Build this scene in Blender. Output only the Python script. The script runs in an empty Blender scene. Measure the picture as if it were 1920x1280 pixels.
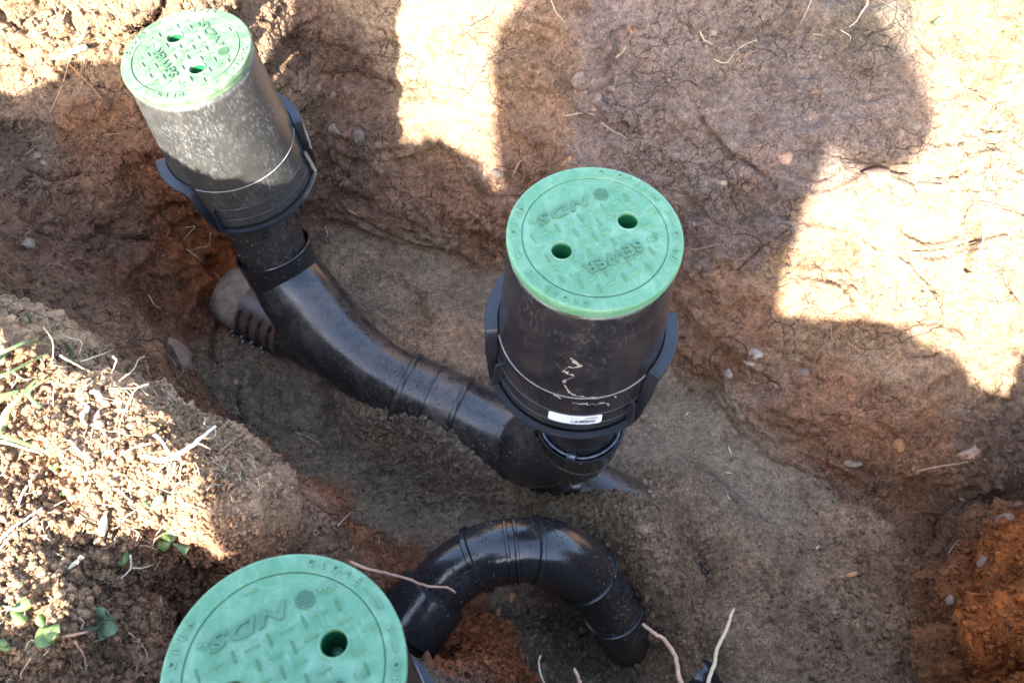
import bpy, bmesh, math, random
import numpy as np
from mathutils import Vector, Matrix
random.seed(7); RNG = np.random.default_rng(7)
R = math.radians
SC = bpy.context.scene; C = SC.collection

# ------------------------------------------------------------------ camera
FPX, PITCH, HC = 1728.0, R(58.71), 1.55
FW = np.array([0, math.cos(PITCH), -math.sin(PITCH)]); UP = np.array([0, math.sin(PITCH), math.cos(PITCH)])
CAMP = np.array([0, 0, HC])
cam = bpy.data.cameras.new('camera'); co = bpy.data.objects.new('camera', cam); C.objects.link(co)
co.location = CAMP; co.rotation_euler = (math.pi / 2 - PITCH, 0, 0)
cam.sensor_width = 36; cam.lens = FPX * 36 / 1920; cam.clip_start = .02; cam.clip_end = 400
cam.dof.use_dof = True; cam.dof.focus_distance = 1.28; cam.dof.aperture_fstop = 9
SC.camera = co
# ------------------------------------------------------------------ light
SUN_AZ, SUN_EL = R(21), R(29)     # azimuth measured from -Y towards -X
SD = np.array([-math.sin(SUN_AZ) * math.cos(SUN_EL), -math.cos(SUN_AZ) * math.cos(SUN_EL), math.sin(SUN_EL)])
w = bpy.data.worlds.new('World'); SC.world = w; w.use_nodes = True
nt = w.node_tree; bg = nt.nodes['Background']
sky = nt.nodes.new('ShaderNodeTexSky'); sky.sky_type = 'NISHITA'; sky.sun_disc = False
sky.sun_elevation = SUN_EL; sky.sun_rotation = math.atan2(SD[0], SD[1]); sky.air_density = 1.0; sky.dust_density = 2.5; sky.ozone_density = .8
nt.links.new(sky.outputs[0], bg.inputs[0]); bg.inputs[1].default_value = .15
sl = bpy.data.lights.new('sun', 'SUN'); so = bpy.data.objects.new('sun', sl); C.objects.link(so)
sl.energy = 4.8; sl.angle = R(.9); sl.color = (1, .96, .89)
so.rotation_euler = Vector(SD).to_track_quat('Z', 'Y').to_euler()
SC.view_settings.view_transform = 'Standard'; SC.view_settings.look = 'None'
SC.view_settings.exposure = 3.25; SC.view_settings.gamma = 1; SC.view_settings.use_curve_mapping = False
SC.render.engine = 'CYCLES'
try:
    SC.cycles.max_bounces = 8; SC.cycles.diffuse_bounces = 5; SC.cycles.glossy_bounces = 4
except Exception: pass

#CORE-BEGIN
# ------------------------------------------------------------------ geometry of the place
def ray(u, v):
    x = (u - 960) / FPX; y = (640 - v) / FPX
    return np.array([x, 0, 0]) + y * UP + FW
def at(u, v, z):
    d = ray(u, v); t = (z - HC) / d[2]; return CAMP + t * d
def wall_line(u, vb, alpha, vs):
    b = at(u, vb, 0); rb = math.hypot(b[0], b[1]); ta = math.tan(math.radians(alpha)); out = []
    for v in vs:
        d = ray(u, v); h = math.hypot(d[0], d[1])   # (t*h - rb)*ta = HC + t*dz
        t = (HC + rb * ta) / (h * ta - d[2]); p = CAMP + t * d; out.append(tuple(p))
    return out
pts = []
# rear wall, seen from left to right (base pixel, steepness)
for u, vb, al, vs in [(560, 455, 56, (455, 330, 200, 80, -40)), (700, 450, 55, (450, 330, 200, 80, -40, -150)), (860, 482, 54, (482, 380, 250, 100, -40, -150)),
                      (940, 525, 54, (525, 400, 250, 100, -40)), (1060, 575, 53, (575, 430, 250, 100, -40, -150)), (1240, 640, 51, (640, 500, 350, 200, 60, -60)),
                      (1320, 750, 46, (750, 620, 480, 330, 180, 30, -80)), (1420, 830, 44, (830, 700, 550, 400, 250, 100, -40)),
                      (1540, 905, 42, (905, 780, 650, 500, 350, 200, 60, -80)), (1640, 965, 40, (965, 830, 700, 550, 400, 250, 100, -60)),
                      (1760, 1020, 38, (1020, 880, 740, 600, 450, 300, 150, 0)), (1900, 1060, 38, (960, 820, 680, 540, 400, 260, 120, -20))]:
    pts += wall_line(u, vb, al, vs)
# left end wall
pts += [tuple(at(*p)) for p in [(440, 600, 0), (420, 520, .06), (400, 430, .17), (360, 330, .30), (300, 230, .38), (220, 120, .45), (160, 20, .51), (300, -40, .54), (430, 60, .43), (470, 200, .29), (500, 330, .15),
      (250, 560, .20), (300, 480, .19), (180, 420, .31), (120, 300, .36), (60, 180, .42), (0, 60, .49), (0, 300, .37), (0, 430, .37), (60, 520, .36), (150, 600, .34), (330, 640, .16), (-150, 100, .50), (-150, 350, .46), (-120, 550, .52), (-60, -60, .57)]]
# near bank: foot, slope and shoulder
pts += [tuple(at(*p)) for p in [(405, 690, 0), (430, 770, 0), (490, 840, 0), (565, 905, 0), (645, 968, 0), (720, 1035, 0), (790, 1090, 0), (900, 1170, 0), (965, 1205, 0), (1020, 1290, 0), (1060, 1400, 0),
      (300, 690, .22), (330, 780, .26), (420, 850, .26), (510, 915, .27), (600, 975, .27), (680, 1035, .11),
      (0, 608, .66), (90, 645, .63), (200, 725, .65), (310, 805, .65), (400, 880, .615), (480, 935, .565), (560, 985, .50), (640, 1040, .28), (720, 1095, .12), (780, 1150, .05), (850, 1190, .07), (930, 1250, .13), (870, 1270, .19), (830, 1330, .34), (950, 1400, .2),
      (0, 760, .63), (0, 900, .63), (0, 1100, .63), (150, 850, .635), (150, 1000, .62), (300, 960, .61), (420, 1010, .56), (330, 1060, .55), (200, 1150, .60), (0, 1280, .62), (230, 1280, .56), (300, 1180, .48), (400, 1120, .43), (500, 1250, .34), (600, 1400, .35), (300, 1400, .5), (100, 1450, .6), (750, 1300, .36)]]
# right hand end
pts += [tuple(at(*p)) for p in [(1690, 1040, 0), (1700, 1160, 0), (1700, 1290, 0), (1680, 1420, 0), (1760, 1100, .05), (1850, 1010, .10), (1810, 1180, .10), (1900, 1130, .22), (1830, 1290, .13), (1920, 1290, .27), (1960, 1180, .33), (2050, 1100, .42), (2080, 1300, .46), (1900, 1450, .3)]]
_h = at(770, 1170, .186); pts += [(_h[0] - .05, _h[1], .08), (_h[0], _h[1] - .05, .08), (_h[0] - .035, _h[1] - .04, .08), (_h[0] + .03, _h[1] - .06, .07)]
# outside the frame: level ground, plus unseen rises shaped to cast the pit's shadows
GR = .64
pts += [(x, y, z) for x, y, z in [(-1.1, .6, .66), (-1.3, 1.2, .72), (-.9, 1.5, .74), (-.3, 1.75, .74), (.3, 1.8, .76), (.9, 1.75, .78), (1.4, 1.4, .78), (1.5, .8, .72), (1.35, .3, .66), (1.1, -.2, .64), (.7, -.35, .62), (.25, -.04, .61), (.5, -.13, .62), (.8, -.22, .63), (.05, -.02, .6), (-.60, .50, .71), (-.8, .69, .69), (-.95, .6, .73), (-.75, .4, .72), (-.56, -.06, .80), (-.43, -.09, .785), (-.5, -.25, .72), (-.3, -.2, .62), (-.75, -.1, .76),
      (-1.2, 0, .64), (0, -.8, .64), (.8, -.9, .64), (-.9, -.9, .64), (1.6, -.6, .65), (-1.8, .8, .66), (-1.8, -.6, .65), (2.2, .6, .72), (0, 2.5, .76), (-1.4, 2.2, .74), (1.6, 2.3, .78), (-1.6, 1.7, .73)]]
P = np.array(pts)
def tps(P, lam=2e-5):
    n = len(P); xy = P[:, :2]; d2 = ((xy[:, None] - xy[None]) ** 2).sum(-1) + 1e-12
    K = .5 * d2 * np.log(d2) + lam * np.eye(n) * 10
    A = np.zeros((n + 3, n + 3)); A[:n, :n] = K; A[:n, n] = 1; A[:n, n + 1:] = xy; A[n, :n] = 1; A[n + 1:, :n] = xy.T
    b = np.zeros(n + 3); b[:n] = P[:, 2]; return np.linalg.solve(A, b), xy
# foot points are pushed a little below the sand so that wall and floor meet in a crease
Pw = P.copy(); Pw[:, 2] = np.where(P[:, 2] <= .001, -.012, P[:, 2])
# floor interior: keep the wall sheet well below the sand
for (u, v) in [(600, 560), (560, 760), (700, 850), (800, 600), (900, 700), (850, 950), (1000, 900), (1050, 700), (1200, 800), (1100, 1000), (1250, 950), (1400, 950), (1300, 1100), (1500, 1050), (1150, 1150), (1400, 1250), (1550, 1200), (1050, 1150), (1250, 1290), (1200, 1400), (1500, 1400), (1600, 1060), (1620, 1300)]:
    p = at(u, v, 0); Pw = np.vstack([Pw, [p[0], p[1], -.11]])
WT, WXY = tps(Pw)
def sheet(x, y):
    x = np.asarray(x, float); y = np.asarray(y, float); sh = x.shape; X = x.ravel(); Y = y.ravel(); out = np.empty(X.size)
    for i in range(0, X.size, 20000):
        a = X[i:i + 20000, None]; b = Y[i:i + 20000, None]
        d2 = (a - WXY[None, :, 0]) ** 2 + (b - WXY[None, :, 1]) ** 2 + 1e-12
        out[i:i + 20000] = (.5 * d2 * np.log(d2)) @ WT[:-3] + WT[-3] + WT[-2] * a[:, 0] + WT[-1] * b[:, 0]
    return out.reshape(sh)
# coarse table of the sheet, bicubic-ish lookups
GX = np.arange(-2.0, 2.201, .02); GY = np.arange(-1.2, 2.601, .02)
_gx, _gy = np.meshgrid(GX, GY); GZ = sheet(_gx, _gy)
RIM = np.sqrt(np.maximum(np.maximum(-.0 + np.abs(_gx) - 1.5, 0) ** 2 + np.maximum(np.abs(_gy - .6) - 1.4, 0) ** 2, 0))
GZ = GZ * np.clip(1 - RIM / .5, 0, 1) + .66 * np.clip(RIM / .5, 0, 1)
GZ = np.clip(GZ, -.2, .95)
def _cub(t): return np.stack([-.5 * t + t * t - .5 * t ** 3, 1 - 2.5 * t * t + 1.5 * t ** 3, .5 * t + 2 * t * t - 1.5 * t ** 3, -.5 * t * t + .5 * t ** 3])
def wall_z(x, y):
    fx = np.clip((x - GX[0]) / .02, 1, len(GX) - 3.001); fy = np.clip((y - GY[0]) / .02, 1, len(GY) - 3.001)
    ix = fx.astype(int); iy = fy.astype(int); cx = _cub(fx - ix); cy = _cub(fy - iy); o = 0
    for j in range(4):
        r = 0
        for i in range(4): r = r + cx[i] * GZ[iy + j - 1, ix + i - 1]
        o = o + cy[j] * r
    return o
# heaps and hollows of the sand: (u, v, z of the pixel, size along, size across, turn in degrees, height)
HEAPS = [(740, 770, 0, .26, .06, -30, .045), (730, 790, .04, .10, .035, -30, .055), (840, 850, .04, .11, .033, -30, .05), (940, 905, .03, .07, .03, -28, .03), (1060, 1000, .07, .070, .042, 0, .100), (1150, 990, .05, .07, .05, -35, .075), (1235, 1185, .02, .05, .03, -60, .05), (1205, 1060, .05, .06, .045, -60, .10), (1290, 975, .03, .08, .04, -35, .045), (1240, 900, 0, .10, .045, -40, .03), (1010, 770, 0, .1, .05, -30, .02),
         (1215, 1130, 0, .05, .04, -60, .05), (800, 640, 0, .12, .04, -35, .02), (880, 600, 0, .09, .05, -30, .02), (700, 720, 0, .1, .04, -40, .02),
         (1070, 1165, 0, .035, .028, -50, -.11), (1120, 1215, 0, .04, .028, -50, -.05), (1010, 1110, 0, .06, .045, 0, -.03), (1250, 1265, 0, .07, .04, -40, -.05), (1040, 1290, 0, .06, .04, 0, -.04),
         (1290, 1030, 0, .10, .035, -70, .016), (1430, 1060, 0, .05, .05, 0, .018), (1330, 1240, 0, .12, .02, -60, -.015), (1260, 1180, 0, .08, .03, -60, .012), (600, 930, 0, .08, .03, -40, .02), (880, 1000, .0, .06, .03, -20, .02), (1590, 960, 0, .12, .06, -30, .02)]
FEET = [(550, 742, .100, .060, -48, .034), (735, 560, .10, .045, -38, .020), (1300, 1130, .10, .035, -75, .010), (1420, 900, .12, .06, -45, .008), (620, 800, .04, .03, -40, .006), (1530, 1130, .12, .05, -70, .007), (780, 900, .09, .045, -30, .008)]
def ell(x, y, u, v, z, a, b, ang):
    p = at(u, v, z); c, s = math.cos(R(ang)), math.sin(R(ang)); dx = x - p[0]; dy = y - p[1]
    return (dx * c + dy * s) / a, (-dx * s + dy * c) / b
def floor_z(x, y):
    f = .006 * np.sin(x * 9 + 1.3) * np.sin(y * 8 + .4) + .004 * np.sin(x * 21 + y * 13)
    for u, v, z, a, b, g, h in HEAPS:
        p, q = ell(x, y, u, v, z, a, b, g); f = f + h * np.exp(-.5 * (p * p + q * q) ** 1.0)
    for u, v, a, b, g, h in FEET:
        p, q = ell(x, y, u, v, 0, a, b, g); r = np.sqrt(p * p + q * q)
        r = r + .10 * np.sin(3 * np.arctan2(q, p) + u) + .10 * np.sin(x * 71 + v) * np.sin(y * 63 + u)
        f = f - h / (1 + np.exp(np.clip((r - 1) * 17, -60, 60))) + .22 * h * np.exp(-((r - 1.2) / .2) ** 2)
    return f
def base_z(x, y):
    a = wall_z(x, y); b = floor_z(x, y); k = .012
    h = np.clip(.5 + .5 * (a - b) / k, 0, 1)
    return b + (a - b) * h + k * h * (1 - h)
def hit(u, v):
    d = ray(u, v); t = np.arange(.55, 2.6, .004); p = CAMP[None] + t[:, None] * d[None]
    g = p[:, 2] - base_z(p[:, 0], p[:, 1]); k = np.argmax(g < 0)
    if g[k] >= 0 or k == 0: k = len(t) - 1; return p[k]
    f = g[k - 1] / (g[k - 1] - g[k]); return p[k - 1] + f * (p[k] - p[k - 1])
def normal(p, e=.01):
    x, y = np.array([p[0] - e, p[0] + e, p[0], p[0]]), np.array([p[1], p[1], p[1] - e, p[1] + e]); z = base_z(x, y)
    n = np.array([-(z[1] - z[0]) / (2 * e), -(z[3] - z[2]) / (2 * e), 1]); return n / np.linalg.norm(n)
def project(p):
    q = np.asarray(p) - CAMP; d = q @ FW; return 960 + FPX * q[0] / d, 640 - FPX * (q @ UP) / d
#CORE-END
# ------------------------------------------------------------------ helpers
def tag(o, label=None, cat=None, group=None, kind=None):
    if label: o['label'] = label
    if cat: o['category'] = cat
    if group: o['group'] = group
    if kind: o['kind'] = kind
    return o
def empty(name, loc, label=None, cat=None, group=None, axis=None, spin=0):
    o = bpy.data.objects.new(name, None); C.objects.link(o); o.location = loc; o.empty_display_size = .05
    if axis is not None:
        q = Vector((0, 0, 1)).rotation_difference(Vector(axis).normalized()); o.rotation_mode = 'QUATERNION'; o.rotation_quaternion = q @ Matrix.Rotation(spin, 3, 'Z').to_quaternion()
    return tag(o, label, cat, group)
def mesh(name, V, F, m=None, parent=None, smooth=True):
    me = bpy.data.meshes.new(name); me.from_pydata([tuple(map(float, v)) for v in V], [], [tuple(f) for f in F])
    if smooth: me.shade_smooth()
    if m: me.materials.append(m)
    return link(name, me, parent)
def link(name, me, parent=None, loc=None):
    o = bpy.data.objects.new(name, me); C.objects.link(o)
    if parent: o.parent = parent
    if loc is not None: o.location = loc
    return o
_p = np.random.default_rng(3).permutation(256); _p = np.concatenate([_p, _p, _p])
_g = np.random.default_rng(4).normal(size=(256, 3)); _g /= np.linalg.norm(_g, axis=1)[:, None]
def perlin(Q, f, seed=0):
    q = Q * f + seed * 17.31; i = np.floor(q).astype(int); t = q - i; i &= 255; u = t * t * t * (t * (t * 6 - 15) + 10); r = 0
    for a in (0, 1):
        for b in (0, 1):
            for c in (0, 1):
                h = _p[_p[_p[i[:, 0] + a] + i[:, 1] + b] + i[:, 2] + c] & 255
                d = (_g[h] * (t - np.array([a, b, c]))).sum(1)
                r = r + d * (u[:, 0] if a else 1 - u[:, 0]) * (u[:, 1] if b else 1 - u[:, 1]) * (u[:, 2] if c else 1 - u[:, 2])
    return r
def sweep(path, rad, n=24, cap=True, closed=False):
    """tube along a list of points, rad one number or one per point"""
    Pp = [Vector(p) for p in path]; N = len(Pp); rad = [rad] * N if isinstance(rad, (int, float)) else rad; V = []; F = []
    T = [(Pp[min(i + 1, N - 1)] - Pp[max(i - 1, 0)]).normalized() for i in range(N)]
    up = Vector((0, 0, 1)) if abs(T[0].z) < .9 else Vector((1, 0, 0)); X = T[0].cross(up).normalized()
    for i in range(N):
        X = (X - T[i] * X.dot(T[i])).normalized(); Y = T[i].cross(X)
        for k in range(n):
            a = 2 * math.pi * k / n; V.append(Pp[i] + (X * math.cos(a) + Y * math.sin(a)) * rad[i])
    for i in range(N - 1):
        for k in range(n): F.append((i * n + k, i * n + (k + 1) % n, (i + 1) * n + (k + 1) % n, (i + 1) * n + k))
    if cap: F.append(tuple(range(n - 1, -1, -1))); F.append(tuple(range((N - 1) * n, N * n)))
    return V, F
def spline(P, n=40):
    P = [np.array(p, float) for p in P]; P = [2 * P[0] - P[1]] + P + [2 * P[-1] - P[-2]]; out = []; m = len(P) - 3
    for i in range(m):
        k = max(2, n // m)
        for j in range(k):
            t = j / k; a, b, c, d = P[i:i + 4]
            out.append(.5 * ((2 * b) + (c - a) * t + (2 * a - 5 * b + 4 * c - d) * t * t + (3 * b - a - 3 * c + d) * t ** 3))
    out.append(P[-2]); return out
def lathe(prof, n=64, a0=0, a1=2 * math.pi):
    V = []; F = []; full = abs(a1 - a0 - 2 * math.pi) < 1e-6; m = n if full else n + 1
    for r, z in prof:
        for k in range(m): a = a0 + (a1 - a0) * k / n; V.append((r * math.cos(a), r * math.sin(a), z))
    for i in range(len(prof) - 1):
        for k in range(n): F.append((i * m + k, i * m + (k + 1) % m, (i + 1) * m + (k + 1) % m, (i + 1) * m + k))
    return V, F
def merge(*parts):
    V = []; F = []
    for v, f in parts: b = len(V); V += list(v); F += [tuple(i + b for i in q) for q in f]
    return V, F
def box(x0, x1, y0, y1, z0, z1):
    return [(x, y, z) for z in (z0, z1) for y in (y0, y1) for x in (x0, x1)], [(0, 2, 3, 1), (4, 5, 7, 6), (0, 1, 5, 4), (2, 6, 7, 3), (0, 4, 6, 2), (1, 3, 7, 5)]

# ------------------------------------------------------------------ materials
class NT:
    def __init__(s, name):
        s.m = bpy.data.materials.new(name); s.m.use_nodes = True; s.t = s.m.node_tree; s.b = s.t.nodes['Principled BSDF']
    def n(s, typ, **k):
        o = s.t.nodes.new(typ)
        for a, v in k.items():
            if a.startswith('i_'): o.inputs[a[2:].replace('_', ' ')].default_value = v
            else: setattr(o, a, v)
        return o
    def l(s, a, b): s.t.links.new(a, b)
    def noise(s, sc, det=4, rough=.6, coord='Object', dist=0, vec=None):
        if not hasattr(s, 'tc'): s.tc = s.n('ShaderNodeTexCoord')
        o = s.n('ShaderNodeTexNoise'); o.inputs['Scale'].default_value = sc; o.inputs['Detail'].default_value = det; o.inputs['Roughness'].default_value = rough; o.inputs['Distortion'].default_value = dist
        s.l(vec or s.tc.outputs[coord], o.inputs['Vector']); return o
    def ramp(s, src, *st):
        r = s.n('ShaderNodeValToRGB'); e = r.color_ramp.elements
        while len(e) < len(st): e.new(.5)
        for i, (p, c) in enumerate(st): e[i].position = p; e[i].color = (c if isinstance(c, tuple) else (c, c, c)) + (1,)
        s.l(src, r.inputs[0]); return r.outputs[0]
    def mix(s, f, a, b, mode='MIX'):
        o = s.n('ShaderNodeMix', data_type='RGBA', blend_type=mode); I = o.inputs
        for v, k in ((f, 0), (a, 6), (b, 7)):
            if hasattr(v, 'is_linked') or hasattr(v, 'links'): s.l(v, I[k])
            else: I[k].default_value = v if k == 0 else tuple(v) + (1,)
        return o.outputs[2]
    def math(s, op, a, b=0.0, c=0.0):
        o = s.n('ShaderNodeMath', operation=op)
        for i, v in enumerate((a, b, c)):
            if hasattr(v, 'links'): s.l(v, o.inputs[i])
            else: o.inputs[i].default_value = v
        return o.outputs[0]
    def bump(s, h, st=.5, dist=.01, nrm=None):
        o = s.n('ShaderNodeBump'); o.inputs['Strength'].default_value = st; o.inputs['Distance'].default_value = dist; s.l(h, o.inputs['Height'])
        if nrm: s.l(nrm, o.inputs['Normal'])
        return o.outputs[0]
    def out(s, col=None, rough=None, nrm=None, **k):
        for v, nm in ((col, 'Base Color'), (rough, 'Roughness'), (nrm, 'Normal')):
            if v is None: continue
            if hasattr(v, 'links'): s.l(v, s.b.inputs[nm])
            else: s.b.inputs[nm].default_value = v if nm == 'Roughness' else tuple(v) + (1,)
        for a, v in k.items(): s.b.inputs[a.replace('_', ' ')].default_value = v
        return s.m

def soil_mat():
    s = NT('soil'); col = s.n('ShaderNodeVertexColor', layer_name='soil_colour').outputs[0]
    sandm = s.n('ShaderNodeAttribute', attribute_name='sandiness').outputs['Fac']
    big = s.noise(14, 3, .6); mid = s.noise(60, 4, .68); fine = s.noise(170, 4, .85); gr = s.noise(900, 0, .6)
    c = s.mix(1.0, col, s.ramp(big.outputs[0], (.3, (.7, .66, .62)), (.5, (1, 1, 1)), (.72, (1.25, 1.2, 1.14))), 'MULTIPLY')
    c = s.mix(.85, c, s.ramp(mid.outputs[0], (.3, (.45, .42, .40)), (.42, (.86, .85, .84)), (.55, (1.06, 1.05, 1.04)), (.72, (1.45, 1.4, 1.34))), 'MULTIPLY')
    c = s.mix(.9, c, s.ramp(fine.outputs[0], (.32, (.42, .40, .38)), (.45, (.88, .88, .88)), (.58, (1.12, 1.11, 1.1)), (.72, (1.6, 1.56, 1.5))), 'MULTIPLY')  # contrast stands in for crevice shade; dark spots match the bump's low spots
    for sc_, lo, hi in ((420, .80, 1.22), (150, .86, 1.15)):
        vg = s.n('ShaderNodeTexVoronoi', feature='F1'); vg.inputs['Scale'].default_value = sc_; s.l(s.tc.outputs['Object'], vg.inputs['Vector'])
        c = s.mix(1.0, c, s.ramp(s.math('FRACT', s.math('MULTIPLY', vg.outputs['Color'], 3.7)), (0.0, lo), (1.0, hi)), 'MULTIPLY')
    # pale mineral grains and dark humus crumbs
    vo = s.n('ShaderNodeTexVoronoi', feature='F1'); vo.inputs['Scale'].default_value = 230; s.l(s.tc.outputs['Object'], vo.inputs['Vector'])
    pick = s.ramp(s.math('FRACT', s.math('MULTIPLY', vo.outputs['Color'], 7.13)), (.955, 0.0), (.965, 1.0))
    near = s.ramp(vo.outputs['Distance'], (.16, 1.0), (.26, 0.0))
    c = s.mix(s.math('MULTIPLY', s.math('MULTIPLY', pick, near), .75), c, (.55, .49, .42))
    vd = s.n('ShaderNodeTexVoronoi', feature='F1'); vd.inputs['Scale'].default_value = 120; s.l(s.tc.outputs['Object'], vd.inputs['Vector'])
    pd = s.ramp(s.math('FRACT', s.math('MULTIPLY', vd.outputs['Color'], 5.7)), (.93, 0.0), (.94, 1.0)); nd = s.ramp(vd.outputs['Distance'], (.2, 1.0), (.34, 0.0))
    c = s.mix(s.math('MULTIPLY', s.math('MULTIPLY', pd, nd), .6), c, (.02, .017, .015))
    ch = s.noise(3.1, 4, .65); chm = s.math('MULTIPLY', s.ramp(ch.outputs[0], (.66, 0.0), (.72, .5)), s.math('SUBTRACT', 1.0, sandm))
    c = s.mix(s.math('MULTIPLY', chm, s.ramp(mid.outputs[0], (.45, 0.0), (.6, 1.0))), c, (.42, .36, .30))
    dw = s.noise(9, 2, .6); wv = s.n('ShaderNodeVectorMath', operation='MULTIPLY_ADD'); s.l(dw.outputs['Color'], wv.inputs[0]); wv.inputs[1].default_value = (.09, .09, .09); s.l(s.tc.outputs['Object'], wv.inputs[2])
    ck = None
    for sc_, wd_ in ((15, .020), (34, .030)):
        ve = s.n('ShaderNodeTexVoronoi', feature='DISTANCE_TO_EDGE'); ve.inputs['Scale'].default_value = sc_; s.l(wv.outputs[0], ve.inputs['Vector'])
        mk = s.noise(5.5 if sc_ < 20 else 8.5, 1, .6); e = s.math('MULTIPLY', s.ramp(ve.outputs['Distance'], (0.0, 1.0), (wd_, 0.0)), s.ramp(mk.outputs[0], (.52, 0.0), (.60, 1.0)))
        ck = e if ck is None else s.math('MAXIMUM', ck, e)
    ck = s.math('MULTIPLY', ck, s.math('SUBTRACT', 1.0, sandm)); c = s.mix(s.math('MULTIPLY', ck, .75), c, (.045, .03, .022))
    h = s.math('ADD', s.math('MULTIPLY', mid.outputs[0], .9), s.math('ADD', s.math('MULTIPLY', fine.outputs[0], .8), s.math('MULTIPLY', gr.outputs[0], .18)))
    vc = s.n('ShaderNodeTexVoronoi', feature='F1'); vc.inputs['Scale'].default_value = 150; s.l(s.tc.outputs['Object'], vc.inputs['Vector'])
    h = s.math('SUBTRACT', h, s.math('MULTIPLY', vc.outputs['Distance'], .25))
    h = s.math('SUBTRACT', h, s.math('MULTIPLY', ck, .5))
    n = s.bump(h, 1.0, .014)
    return s.out(c, s.ramp(mid.outputs[0], (.3, .75), (.7, .95)), n, Specular_IOR_Level=.25)
MSOIL = soil_mat()
def plain(name, col, rough=.6, var=.25, sc=60, bump=.3, bd=.002, spec=.4, col2=None):
    s = NT(name); a = s.noise(sc, 5, .65); b = s.noise(sc * 6, 3, .6)
    c = s.mix(s.ramp(a.outputs[0], (.35, 0.0), (.65, 1.0)), tuple(x * (1 - var) for x in col), col2 or tuple(min(1, x * (1 + var)) for x in col))
    return s.out(c, rough, s.bump(s.math('ADD', a.outputs[0], s.math('MULTIPLY', b.outputs[0], .4)), bump, bd), Specular_IOR_Level=spec)
def black_plastic(name, col=(.012, .012, .014), rough=.25, dust=.35, dustcol=(.20, .155, .115), sc=9, scratch=True, dustsc=None, coat=0.0):
    s = NT(name); a = s.noise(sc, 6, .7, dist=.5); b = s.noise(sc * 9, 5, .75); g = s.noise(420, 2, .6); sp = s.noise(240, 3, .7)
    gn = s.n('ShaderNodeNewGeometry'); sx = s.n('ShaderNodeSeparateXYZ'); s.l(gn.outputs['Normal'], sx.inputs[0])
    up = s.ramp(sx.outputs[2], (.0, .25), (.9, 1.0))
    d = s.math('MULTIPLY', s.ramp(a.outputs[0], (.40, 0.0), (.72, 1.0)), s.ramp(b.outputs[0], (.35, .1), (.7, 1.0)))
    d = s.math('MULTIPLY', s.math('MULTIPLY', d, dust), up)
    grit = s.math('MULTIPLY', s.ramp(sp.outputs[0], (.66, 0.0), (.70, 1.0)), s.math('MULTIPLY', up, min(1, dust * 1.5)))
    f = s.math('MINIMUM', s.math('ADD', d, grit), .9)
    c = s.mix(f, col, dustcol)
    r = s.math('ADD', s.math('MULTIPLY', f, .5), s.math('ADD', rough, s.math('MULTIPLY', s.ramp(b.outputs[0], (.3, 0.0), (.8, 1.0)), .16)))
    n = s.bump(s.math('ADD', s.math('MULTIPLY', a.outputs[0], .6), s.math('ADD', s.math('MULTIPLY', g.outputs[0], .06), s.math('MULTIPLY', grit, .3))), .35, .004)
    return s.out(c, r, n, Specular_IOR_Level=.55)
MABS = black_plastic('black_pipe_plastic', rough=.13, dust=.7, sc=12)
MABSC = black_plastic('clean_black_pipe_plastic', rough=.10, dust=.16, sc=14)
MABSD = black_plastic('dusty_black_pipe_plastic', rough=.16, dust=1.0, sc=6, dustcol=(.15, .105, .075))
def body_mat(name, rough, dust, scuff, col, dustcol=(.18, .145, .115)):
    s = NT(name); a = s.noise(7, 6, .65, dist=.8); mp = s.n('ShaderNodeMapping'); b = s.noise(30, 5, .7)
    s.l(s.tc.outputs['Object'], mp.inputs[0]); mp.inputs['Scale'].default_value = (46, 46, 22); mp.inputs['Rotation'].default_value = (.6, .5, .2)
    st = s.noise(5, 6, .75, vec=mp.outputs[0]); g = s.noise(520, 2, .6); pit = s.noise(170, 3, .6)
    scr = s.math('MULTIPLY', s.ramp(st.outputs[0], (.50, 0.0), (.75, 1.0)), s.ramp(a.outputs[0], (.38, 0.0), (.62, 1.0)))
    c = s.mix(s.math('MULTIPLY', scr, scuff), col, (.36, .35, .34))
    d = s.math('MULTIPLY', s.ramp(b.outputs[0], (.45, 0.0), (.8, 1.0)), dust)
    c = s.mix(d, c, dustcol)
    r = s.math('ADD', rough, s.math('MULTIPLY', scr, .12))
    n = s.bump(s.math('ADD', s.math('MULTIPLY', g.outputs[0], .12), s.math('ADD', s.math('MULTIPLY', pit.outputs[0], .2), s.math('MULTIPLY', scr, .3))), .4, .002)
    return s.out(c, r, n, Specular_IOR_Level=.5)
MBODY = body_mat('black_box_plastic', .21, .16, .14, (.011, .010, .012)); MBODY1 = body_mat('sunlit_scuffed_box_plastic', .44, .18, .42, (.020, .0195, .018), (.13, .12, .10))  # second one: sun's grey tone put in by a paler base and scuffs
MRIM = plain('rim_plastic', (.015, .016, .020), .32, .2, 40, .15, .001, .5)
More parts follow.
